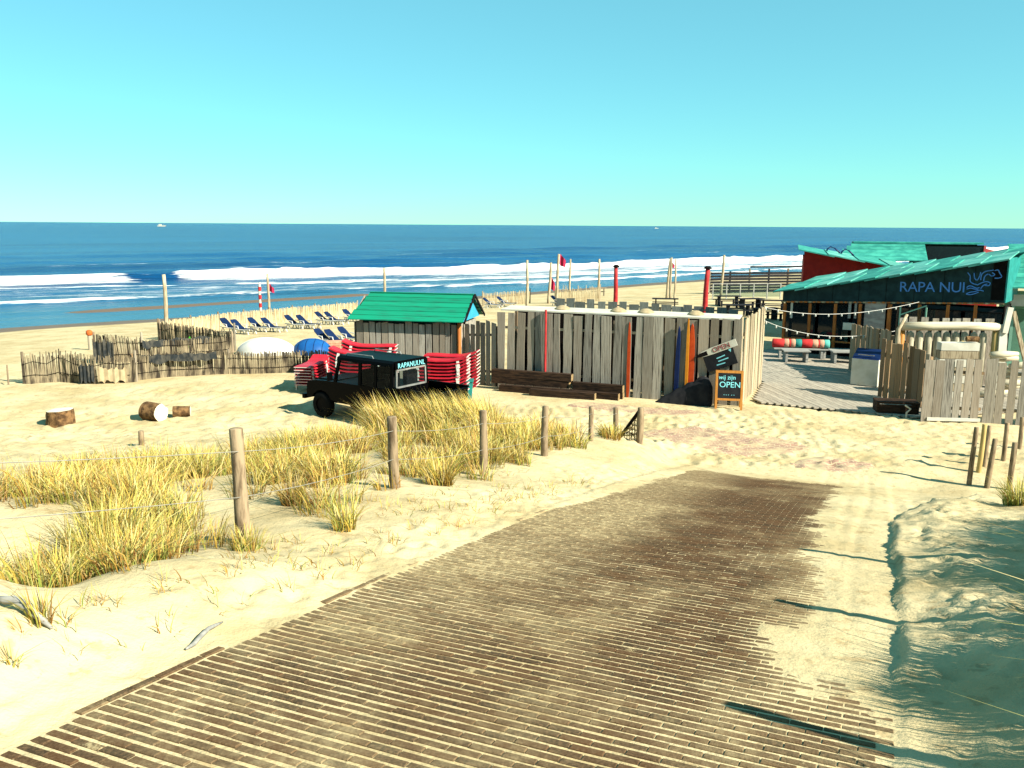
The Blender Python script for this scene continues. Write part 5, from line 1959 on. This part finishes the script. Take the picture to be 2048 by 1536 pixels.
def fz(x, b):
    f = x / RL
    return (2.52 + 0.44 * f) if b == 0 else (3.02 + 1.72 * f)


MB().prism([(0.0, fz(0, 0)), (RL, fz(RL, 0)), (RL, fz(RL, 1)), (0.0, fz(0, 1))], -0.06, 0.06).build('fascia', 'fascia', t, fix=True)
MB().prism([(RL + 0.01, fz(RL, 0)), (RL + 0.07, fz(RL, 0)), (RL + 0.07, fz(RL, 1) + 0.05), (RL + 0.01, fz(RL, 1) + 0.05)], -0.10, 3.0).build('end_board', 'teal', t, fix=True)
MB().prism([(RL - 0.5, fz(RL, 0) + 0.1), (RL + 0.004, fz(RL, 0) + 0.1), (RL + 0.004, fz(RL, 1) - 0.05), (RL - 0.5, fz(RL - 0.5, 1) - 0.05)], -0.075, -0.062).build('dark_border', 'dark_gap', t, fix=True)
for k in range(1, 8):
    xx = RL * k / 8
    MB().box((xx, -0.064, (fz(xx, 0) + fz(xx, 1)) / 2), (0.015, 0.012, fz(xx, 1) - fz(xx, 0) - 0.04)).build('panel_joint', 'dark_gap', t)
# lapped roof panels stepping up along the fascia, two rows deep
npan = 9
for row in range(2):
    for k in range(npan):
        x0, x1 = RL * k / npan - 0.35, RL * (k + 1) / npan - 0.10
        y0, y1 = (-0.45, 2.0) if row == 0 else (1.9, 4.6)
        sh = 0.35 * row
        za = fz(max(x0, 0), 1) - 0.10 + 0.26 * row
        zb = fz(x1, 1) + 0.06 + 0.26 * row
        b = MB()
        xs0, xs1 = x0 + sh, x1 + sh
        b.add([(xs0, y0, za + 0.06), (xs1 + 0.2, y0, zb + 0.01), (xs1 + 0.2, y1, zb + 0.27), (xs0, y1, za + 0.32), (xs0, y0, za), (xs1 + 0.2, y0, zb - 0.05), (xs1 + 0.2, y1, zb + 0.21), (xs0, y1, za + 0.26)],
              [(0, 1, 2, 3), (7, 6, 5, 4), (0, 4, 5, 1), (1, 5, 6, 2), (2, 6, 7, 3), (3, 7, 4, 0)])
        b.build('roof_panel', 'turq_pale' if (k + row) % 3 else 'turq', t, fix=True)
# posts, walls and glazing below
MB().prism([(-0.05, fz(0, 0) - 0.06), (RL, fz(RL, 0) - 0.06), (RL, fz(RL, 0)), (-0.05, fz(0, 0))], -0.11, 0.11).build('lintel', 'brown_plank', t, fix=True)
nn = 44
for k in range(nn):
    xx = 0.1 + (RL - 0.3) * k / nn
    MB().box((xx, -0.13, fz(xx, 0) - 0.03), (0.11 + 0.05 * rnd.random(), 0.02, 0.07)).build('lintel_tile', 'brown_post' if k % 3 else 'dome_tan', t)
for px in (1570, 1620, 1671, 1720, 1779, 1838, 1895, 1950):
    x, _ = RP.local(px, 640)
    big = px == 1779
    MB().box((x, -0.10, fz(x, 0) / 2 - 0.05), (0.16 if big else 0.12, 0.12, fz(x, 0) - 0.1)).build('post', 'brown_post', t)
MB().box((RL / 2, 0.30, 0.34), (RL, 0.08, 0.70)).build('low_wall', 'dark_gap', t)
for k in range(6):
    x0, x1 = RL * k / 6 + 0.08, RL * (k + 1) / 6 - 0.08
    w = MB().box(((x0 + x1) / 2, 0.34, 1.62), (x1 - x0, 0.03, 1.8)).build('window', 'dark_glass', t)
    MB().box(((x0 + x1) / 2, 0.30, 0.72), (x1 - x0, 0.1, 0.05)).build('sill', 'brown_plank', w)
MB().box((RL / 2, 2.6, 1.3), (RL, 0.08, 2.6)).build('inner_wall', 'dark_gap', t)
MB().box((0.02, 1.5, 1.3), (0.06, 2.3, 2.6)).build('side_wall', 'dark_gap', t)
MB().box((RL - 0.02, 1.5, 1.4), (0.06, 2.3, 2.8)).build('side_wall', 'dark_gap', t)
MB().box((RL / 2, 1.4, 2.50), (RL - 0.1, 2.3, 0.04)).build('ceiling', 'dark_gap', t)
x, z = RP.local(1750, 632)
MB().box((x, -0.05, z + 0.05), (0.9, 0.03, 1.2)).build('notice_board', 'poster', t)
x, z = RP.local(1700, 652)
MB().box((x, -0.18, z), (0.5, 0.12, 0.32)).build('menu_box', 'white_paint', t)
for px, wd, m_ in ((1584, 0.10, 'white_paint'), (1700, 0.12, 'grey_wood'), (1712, 0.1, 'grey_wood')):
    x, z = RP.local(px, 620)
    MB().box((x, -0.05, z), (wd, 0.04, 0.75)).build('hanging_board', m_, t)
MB().box((RL * 0.27, -0.16, 0.80), (RL * 0.5, 0.08, 0.06)).build('counter_rail', 'brown_post', t)
MB().box((RL * 0.8, -0.16, 1.05), (RL * 0.35, 0.08, 0.05)).build('counter_rail', 'brown_post', t)
# lettering and emblem
x, z = RP.local(1864, 575)
place(text_mesh('RAPA NUI', 0.62, 'lettering', 'sign_blue', 0.006, 0, 0.95), 'lettering', t, (x, -0.068, z), rot=(R(90), R(-2.0), 0))
EM = [[(1936, 545), (1941, 552), (1941, 562), (1947, 567), (1955, 569)], [(1949, 546), (1950, 556), (1955, 560), (1960, 552), (1962, 544)], [(1962, 560), (1964, 549), (1971, 543), (1981, 541), (1988, 540)],
      [(1968, 562), (1970, 553), (1977, 548), (1984, 552), (1990, 549), (1985, 545)], [(1990, 541), (1997, 540), (2000, 546), (2004, 553), (1998, 556), (1990, 556)],
      [(1955, 570), (1965, 565), (1974, 563), (1981, 566), (1978, 571), (1968, 570)], [(1960, 575), (1953, 576), (1944, 572), (1938, 572), (1934, 575)], [(1934, 578), (1942, 576), (1950, 578), (1957, 579)],
      [(1933, 587), (1942, 584), (1950, 583), (1960, 580), (1968, 582)], [(1933, 588), (1941, 589), (1950, 587), (1958, 584)], [(1962, 577), (1968, 570), (1975, 568)]]
em = None
for st in EM:
    pts = []
    for (px, py) in st:
        x, z = RP.local(px, py)
        pts.append((x, -0.07, z))
    P_ = [Vector(q) for q in pts]
    P_ = [P_[0]] + P_ + [P_[-1]]
    pts = []
    for i in range(1, len(P_) - 2):
        for q in range(5):
            f = q / 5
            a0, a1, a2, a3 = P_[i - 1:i + 3]
            pts.append(0.5 * (2 * a1 + (a2 - a0) * f + (2 * a0 - 5 * a1 + 4 * a2 - a3) * f * f + (3 * a1 - a0 - 3 * a2 + a3) * f ** 3))
    pts.append(P_[-1])
    MB().tube(pts, 0.024, 6).build('emblem_stroke', 'sign_blue', t)

# string lights
def cord(label, q, n=18):
    pts = []
    for k in range(n * 2 + 1):
        f = k / (n * 2)
        P_ = [q[0], q[1], q[2]]
        pts.append(P_[0] * (1 - f) ** 2 + P_[1] * 2 * f * (1 - f) + P_[2] * f * f)
    t = thing('string_lights', label, 'string lights', pts[0])
    MB().tube([p - pts[0] for p in pts], 0.010, 5).build('cord', 'white_plastic', t)
    bm_ = MB().tube([(0, 0, 0), (0, 0, -0.05), (0, 0, -0.09), (0, 0, -0.115)], [0.015, 0.032, 0.032, 0.008], 7).mesh('bulb', 'bulb', True)
    for k in range(1, n * 2, 3):
        place(bm_, 'bulb', t, pts[k] - pts[0])


cord('upper string of bulbs sagging from the return fence to the notice board', [at(1524, 613, 33.6), at(1660, 648, 35), at(1838, 604, 37.4)])
cord('lower string of bulbs sagging from the return fence across the posts', [at(1526, 640, 33.6), at(1640, 692, 34.5), at(1790, 662, 36.5)])
t = thing('wind_screen', 'tilted pale glass wind screen beside the notice board', 'screen', RP.pt(RP.local(1800, 690)[0], 0.12, 0.45), RP.rz)
for xx in (0.0, 1.05):
    MB().box((xx, 0, 1.25), (0.06, 0.06, 2.5)).build('upright', 'mint', t)
MB().prism([(0.05, 0.9), (1.0, 0.9), (1.0, 2.55), (0.05, 2.1)], -0.01, 0.01).build('pane', 'glass', t, fix=True)
MB().beam((0, 0, 2.12), (1.05, 0, 2.58), 0.05, 0.05).build('top_rail', 'mint', t)

# ------------------------------------------------------------------ buildings behind
# red walled wing with a turquoise board roof falling to the right
t = thing('red_annex', 'red walled annex with turquoise boards along its falling roof edge', 'building', (15.55, 48.0, ground(15.55, 48)), R(-17))
MB().prism([(0, 0), (9.0, 0), (9.0, 3.25), (0, 4.72)], 0, 0.12).build('front_wall', 'red_wall', t, fix=True)
MB().box((0.06, 2.5, 2.2), (0.12, 4.8, 4.4)).build('side_wall', 'red_wall', t)
MB().box((4.5, 5.0, 1.8), (9.0, 0.12, 3.6)).build('back_wall', 'red_wall', t)
for k in range(6):
    x0, x1 = -0.3 + k * 1.5, 1.35 + k * 1.5
    za, zb = 4.80 - 0.1633 * x0, 4.72 - 0.1633 * x1
    b = MB().add([(x0, -0.75, za), (x1 + 0.15, -0.75, zb), (x1 + 0.15, 5.2, zb + 0.12), (x0, 5.2, za + 0.12), (x0, -0.75, za - 0.06), (x1 + 0.15, -0.75, zb - 0.06), (x1 + 0.15, 5.2, zb + 0.06), (x0, 5.2, za + 0.06)],
                 [(0, 1, 2, 3), (7, 6, 5, 4), (0, 4, 5, 1), (1, 5, 6, 2), (2, 6, 7, 3), (3, 7, 4, 0)])
    b.build('roof_panel', 'turq_pale' if k % 2 else 'turq', t, fix=True)
# bent pipes lying on that roof
for k, (px, w, h) in enumerate(((1664, 0.75, 0.42), (1693, 0.7, 0.42))):
    p = at(px, 502, 50.5)
    b = MB().tube([(-w / 2, 0, -0.06), (-w * 0.35, 0, h * 0.7), (-w * 0.1, 0, h), (w * 0.2, 0, h * 0.8), (w * 0.5, 0, h * 0.35), (w * 0.8, 0, -0.05)], 0.045, 7)
    tag(b.build('bent_pipe', 'dark_lid', None, (p.x, p.y, 4.83 - 0.1633 * (p.x - 15.5) + 0.06), smooth=True), ('left' if k == 0 else 'right') + ' dark bent pipe arching over the red annex roof', 'pipe', 'bent pipes on the annex roof')
# hall with horizontal turquoise roof boards and a clerestory
t = thing('rear_hall', 'rear hall with stepped turquoise roof boards and a dark clerestory window', 'building', (18.3, 53.0, ground(18.3, 53)), R(-17))
MB().box((4.6, 1.5, 1.7), (9.2, 5.2, 3.4)).build('wall', 'red_wall', t)
for k in range(7):
    f0, f1 = k / 7, (k + 1) / 7 + 0.02
    x0 = 0.1 + 1.7 * f0
    x1 = 5.6 if k > 1 else 3.9
    b = MB().prism([(-1.3 + 2.6 * f0, 3.82 + 1.28 * f0), (-1.3 + 2.6 * f1, 3.80 + 1.28 * f1), (-1.3 + 2.6 * f1, 3.75 + 1.28 * f1), (-1.3 + 2.6 * f0, 3.76 + 1.28 * f0)], x0, x1, lambda p, x: (x, p[0], p[1]))
    b.build('roof_board', 'turq', t, fix=True)
MB().box((5.2, 1.9, 5.12), (7.0, 1.4, 0.10)).build('ridge_board', 'turq', t)
w = MB().box((7.2, 1.3, 4.5), (3.0, 0.1, 1.05)).build('clerestory_window', 'dark_glass', t)
MB().box((7.2, 1.32, 4.98), (3.1, 0.14, 0.08)).build('window_frame', 'dark_gap', w)
MB().box((6.8, 2.6, 4.2), (3.6, 0.1, 1.7)).build('clerestory_wall', 'dark_gap', t)
MB().prism([(1.2, 3.4), (4.0, 3.4), (4.0, 4.0), (1.2, 5.0)], 8.72, 8.84, lambda p, x: (x, p[0], p[1])).build('gable_panel', 'pink_wall', t, fix=True)
MB().prism([(8.84, 3.4), (10.6, 3.4), (10.6, 4.35), (8.84, 4.85)], 1.3, 1.4).build('gable_panel', 'pink_wall', t, fix=True)
for k in range(4):
    MB().box((7.4 + 0.5 * k, 0.2 - 0.5 * k, 4.02 - 0.06 * k), (3.6, 1.1, 0.06)).build('roof_board', 'turq_pale', t)
# pavilion at the right edge
t = thing('side_pavilion', 'glazed pavilion with pale turquoise roof boards at the right edge', 'building', (21.6, 38.5, ground(21.6, 38.5)), R(-20))
for k in range(9):
    f0, f1 = k / 9, (k + 1) / 9 + 0.02
    b = MB().prism([(-0.6 + 3.0 * f0, 3.55 + 1.75 * f0), (-0.6 + 3.0 * f1, 3.53 + 1.75 * f1), (-0.6 + 3.0 * f1, 3.47 + 1.75 * f1), (-0.6 + 3.0 * f0, 3.49 + 1.75 * f0)], -0.5 + 0.9 * f0 * 0.6, 5.0, lambda p, x: (x, p[0], p[1]))
    b.build('roof_board', 'turq', t, fix=True)
for k in range(5):
    MB().box((0.05 + 1.0 * k, 0, 1.5), (0.12, 0.12, 3.0)).build('post', 'mint', t)
for k in range(4):
    w = MB().box((0.55 + 1.0 * k, 0.02, 1.65), (0.86, 0.03, 1.9)).build('window', 'glass', t)
    MB().box((0.55 + 1.0 * k, 0.02, 0.35), (0.86, 0.06, 0.66)).build('panel', 'mint', t)
MB().box((2.1, 0.0, 2.95), (4.4, 0.14, 0.5)).build('header', 'white_paint', t)
MB().box((2.1, 2.6, 1.6), (4.4, 0.1, 3.2)).build('back_wall', 'mint', t)

# ------------------------------------------------------------------ deck
DP = [atz(1506, 806, 0.02), atz(1830, 838, 0.02), (24.0, 31.0), (21.5, 39.0), (13.2, 43.6), (9.75, 41.5), (9.75, 34.0)]
DP = [Vector((p[0], p[1])) for p in DP]


def inside_seg(poly, x):
    ysx = []
    for a, c in zip(poly, poly[1:] + poly[:1]):
        if (a.x - x) * (c.x - x) < 0:
            f = (x - a.x) / (c.x - a.x)
            ysx.append(a.y + f * (c.y - a.y))
    return sorted(ysx)


t = thing('deck', 'weathered timber deck in front of the restaurant, crossed by fence shadow', 'deck', (9.0, 30.0, 0.0), R(8))
kI = Matrix.Rotation(-R(8), 2)
DL = [kI @ (p - Vector((9.0, 30.0))) for p in DP]
xa = min(p.x for p in DL)
xb = max(p.x for p in DL)
x = xa + 0.1
bm_ = None
while x < xb - 0.05:
    sg = inside_seg(DL, x)
    if len(sg) >= 2 and sg[-1] - sg[0] > 0.3:
        L = sg[-1] - sg[0]
        MB().box((x, (sg[0] + sg[-1]) / 2, 0.065), (0.185, L, 0.05)).build('deck_board', 'deck', t, (0, 0, rnd.uniform(-0.003, 0.003)))
    x += 0.2
MB().add([(p.x, p.y, z) for z in (0.0, 0.035) for p in [DL[0] * 0.98 + Vector((0.15, 0.2))] + DL[1:]], [tuple(range(7)), tuple(range(7, 14))]).build('deck_frame', 'dark_gap', t)

# benches, tables and cushions on the deck
ZD = 0.10
p = at(1600, 716, 40.3)


def flat_bench(label, px, py, Y, w, h, dep, mat='grey_wood', rz=0.0, cat='bench'):
    p = at(px, py, Y)
    t = thing('deck_' + cat, label, cat, (p.x, p.y, ZD), rz, 'grey deck furniture')
    for k in range(3):
        MB().box((0, -dep / 3 + dep / 3 * k, h), (w, dep / 3 - 0.02, 0.05)).build('top_board', mat, t)
    for s in (-1, 1):
        MB().box((s * w * 0.38, 0, h / 2 - 0.012), (0.1, dep * 0.8, h - 0.025)).build('leg', mat, t)
    return t


flat_bench('long grey bench carrying the striped cushion', 1600, 716, 40.4, 2.4, 0.42, 0.55, rz=R(-9))
flat_bench('low grey table in front of the cushioned bench, left one', 1590, 722, 39.2, 1.15, 0.5, 0.8, rz=R(-5), cat='table')
flat_bench('low grey table in front of the bench, right one', 1687, 722, 39.0, 1.15, 0.5, 0.8, rz=R(-5), cat='table')
flat_bench('second grey bench right of the cushioned bench', 1675, 716, 40.2, 1.6, 0.42, 0.5, rz=R(-9))
p = at(1600, 716, 40.4)
t = thing('bolster_cushion', 'long striped red, peach and teal bolster cushion on the grey bench', 'cushion', (p.x, p.y, ZD + 0.445), R(-9))
segs = [('red', 0.5), ('pink', 0.22), ('red', 0.08), ('pink', 0.2), ('teal', 0.28), ('red', 0.46), ('pink', 0.26), ('red', 0.06), ('pink', 0.2), ('aqua', 0.24)]
tot = sum(s for _, s in segs)
x = -tot / 2
for nm, w in segs:
    MB().tube([(x, 0.05, 0.2), (x + 0.02, 0.05, 0.2), (x + w - 0.02, 0.05, 0.2), (x + w, 0.05, 0.2)], [0.19, 0.205, 0.205, 0.19], 12).build('stripe', 'cushion_' + nm, t, smooth=True)
    x += w

# chest freezer
p = at(1731, 776, 33.4)
t = thing('chest_freezer', 'white chest freezer with a dark blue sliding lid by the fence', 'freezer', (p.x, p.y, ZD - 0.01), R(-37))
MB().box((0, 0, 0.52), (0.98, 0.62, 1.0)).build('cabinet', 'white_paint', t)
MB().prism([(-0.31, 1.02), (0.31, 1.02), (0.31, 1.36), (-0.22, 1.1)], -0.48, 0.48, lambda p, x: (x, p[0], p[1])).build('lid', 'dark_lid', t, fix=True)
MB().beam((-0.3, -0.23, 1.17), (0.3, -0.23, 1.17), 0.02, 0.03).build('lid_handle', 'steel', t)

# ------------------------------------------------------------------ right-hand plank fences
E1, E2 = atz(1757, 806, 0.0), atz(1846, 838, 0.0)
plank_fence('plank_fence', 'brown mottled plank fence standing right of the white freezer', (13.0, 31.1), (13.75, 29.0), 2.15, 1.95, 0.24, 0.012, 'brown_plank', 21, 'straight', 0.04, jit=0.07)
g = plank_fence('plank_gate', 'sunlit grey plank gate with a pale bottom rail', (12.85, 27.3), (14.62, 27.15), 2.02, 1.95, 0.26, 0.025, 'grey_plank', 22, 'straight', 0.04, jit=0.05, cat='gate', tilt=0.008)
MB().box((0.95, -0.03, 0.10), (1.6, 0.05, 0.10)).build('bottom_rail', 'white_paint', g)
plank_fence('plank_fence', 'grey plank fence running out of the picture right of the gate', (14.7, 27.2), (18.3, 26.2), 1.95, 2.0, 0.27, 0.045, 'grey_plank', 23, 'straight', 0.04, jit=0.08)

plank_fence('plank_fence', 'added plank screen along the right of the deck to shade its boards', (14.25, 37.2), (14.3, 33.5), 2.0, 2.15, 0.24, 0.012, 'brown_plank', 24, 'straight', 0.04, jit=0.05)  # added fence, placed and sized for the shadow it throws on the deck
# dark crate with a bent pale bracket in front of the brown fence
p = atz(1790, 828, 0.0)
t = thing('dark_crate', 'low black crate lying in the shade before the brown fence', 'crate', (p.x, p.y, ground(p.x, p.y)), R(-12))
for k in range(3):
    MB().box((0, -0.25 + 0.25 * k, 0.38), (1.3, 0.22, 0.06)).build('board', 'sleeper', t)
for s in (-0.6, 0.6):
    MB().box((s, 0, 0.17), (0.08, 0.72, 0.36)).build('end_board', 'sleeper', t)
MB().box((0, -0.37, 0.18), (1.15, 0.04, 0.3)).build('side_board', 'sleeper', t)
p = atz(1812, 838, 0.0)
b = MB().tube([(0, 0, 0), (0.0, 0, 0.18), (0.12, 0, 0.30), (-0.06, 0, 0.42)], 0.03, 6)
tag(b.build('bent_bracket', 'white_paint', None, (p.x, p.y, ground(p.x, p.y) - 0.01)), 'small bent pale bracket standing before the black crate', 'bracket')

# ------------------------------------------------------------------ log corral behind the gate
KA, KB = at(1800, 700, 33.2), at(1992, 700, 33.0)
KP = Plane((KA.x, KA.y), (KB.x, KB.y))
KL = (Vector((KB.x, KB.y)) - Vector((KA.x, KA.y))).length
t = thing('log_corral', 'pale log corral with a heavy top rail behind the plank gate', 'corral', (KA.x, KA.y, 0.06), KP.rz)
z1 = KP.local(1895, 655)[1]
MB().tube([(-0.05, -0.12, z1 - 0.02), (KL * 0.3, -0.12, z1), (KL * 0.65, -0.12, z1 + 0.02), (KL - 0.05, -0.12, z1)], [0.16, 0.165, 0.16, 0.15], 9).build('top_rail', 'pale_rail', t, smooth=True)
for x, r_, m_ in ((0.02, 0.11, 'orange_wood'), (KL - 0.06, 0.13, 'yellow_pole')):
    MB().tube([(x, 0, -0.1), (x, 0, z1 - 0.05)], r_, 9).build('corner_post', m_, t, smooth=True)
npal = 9
for k in range(npal):
    x = 0.38 + (KL - 0.85) * k / (npal - 1)
    MB().tube([(x, 0.12, -0.1), (x, 0.12, z1 - 0.42), (x, 0.12, z1 - 0.30), (x, 0.12, z1 - 0.22)], [0.145, 0.14, 0.12, 0.03], 10).build('paling', 'pale_slab', t, smooth=True)
x = 0.1
while x < KL - 0.1:
    w = rnd.uniform(0.22, 0.36)
    MB().box((x + w / 2, 0.55, z1 * 0.5 + 0.12), (w, 0.04, z1 + 0.25 + rnd.uniform(-0.06, 0.05))).build('back_plank', 'grey_plank', t)
    x += w + rnd.uniform(0.05, 0.16)
tt = thing('leaning_beam', 'pale forked branch rising left of the corral rail', 'branch', KP.pt(-0.25, 0.05, 0.3))
MB().tube([(0, 0, 0), (0.02, 0, z1 - 0.1), (0.3, 0, z1 + 0.45)], [0.085, 0.08, 0.05], 8).build('limb', 'pale_pole', tt, smooth=True)
MB().tube([(0.02, 0, z1 - 0.15), (0.1, 0, z1 - 0.7), (0.32, 0, z1 - 1.15)], [0.06, 0.055, 0.05], 8).build('limb', 'pale_pole', tt, smooth=True)
tt = thing('leaning_beam', 'big pale plank leaning at the right end of the corral', 'plank', KP.pt(KL + 0.12, 0.05, 0.15))
MB().beam((0.05, 0, 0), (0.0, 0, z1 + 0.1), 0.1, 0.3, (1, 0, 0)).build('upright', 'white_paint', tt)
MB().beam((0.0, -0.1, z1 - 0.2), (0.12, -0.1, z1 + 0.75), 0.1, 0.2, (1, 0, 0)).build('upper_plank', 'white_paint', tt)
MB().beam((0.25, -0.1, z1 + 0.6), (0.85, -0.3, z1 - 1.5), 0.08, 0.14, (1, 0, 0)).build('brace', 'tan_plank', tt)
tt = thing('leaning_beam', 'short stick slanting across the pale palings', 'stick', KP.pt(1.2, 0.05, 1.2))
MB().tube([(-0.1, 0, 0), (0.0, 0, z1 - 1.0), (0.62, 0.1, z1 - 0.42)], 0.045, 7).build('rod', 'yellow_pole', tt)
# stacked pale boards inside, driftwood heap to the right
p = at(1915, 712, 31.2)
tt = thing('board_stack', 'stack of pale boards with a dark hollow behind the gate', 'boards', (p.x, p.y, 0.0), R(-4))
for k in range(7):
    MB().box((0, 0, 0.15 + 0.29 * k), (1.42 - 0.02 * k, 0.4, 0.27)).build('board', 'tan_plank' if k % 2 else 'white_paint', tt, (rnd.uniform(-0.03, 0.03), 0, 0))
MB().tube([(0.2, -0.1, 2.16), (0.62, -0.1, 2.16)], 0.1, 8).build('dark_bundle', 'bark', tt)
p = at(2022, 712, 31.0)
tt = thing('driftwood_heap', 'heap of pale driftwood piled right of the corral', 'driftwood', (p.x, p.y, 0.0))
for k in range(9):
    a0 = Vector((rnd.uniform(-0.7, 0.5), rnd.uniform(-0.3, 0.3), 0.06 + 0.2 * k))
    d = Vector((rnd.uniform(0.4, 0.9), rnd.uniform(-0.2, 0.2), rnd.uniform(-0.05, 0.12)))
    MB().tube([a0 - d * 0.6, a0, a0 + d * 0.7], [0.1, 0.13, 0.07], 8).build('piece', 'pale_rail', tt, smooth=True)

# ------------------------------------------------------------------ ships
def ship(label, px, py, Y, s):
    p = at(px, py, Y)
    t = thing('ship', label, 'ship', (p.x, p.y, ZS))
    MB().prism([(-9 * s, 2.2 * s), (-8 * s, -0.5), (8 * s, -0.5), (10.5 * s, 2.6 * s)], -1.5 * s, 1.5 * s).build('hull', 'white_paint', t, fix=True)
    MB().box((-3 * s, 0, 3.6 * s), (6 * s, 2.4 * s, 3.2 * s)).build('bridge', 'white_paint', t)
    MB().box((4 * s, 0, 4 * s), (0.4 * s, 0.4 * s, 4 * s)).build('mast', 'grey_wood', t)


ship('small white ship near the horizon at left', 323, 452, 1800, 0.9)
ship('tiny pale ship on the horizon right of centre', 1313, 455, 2600, 0.6)
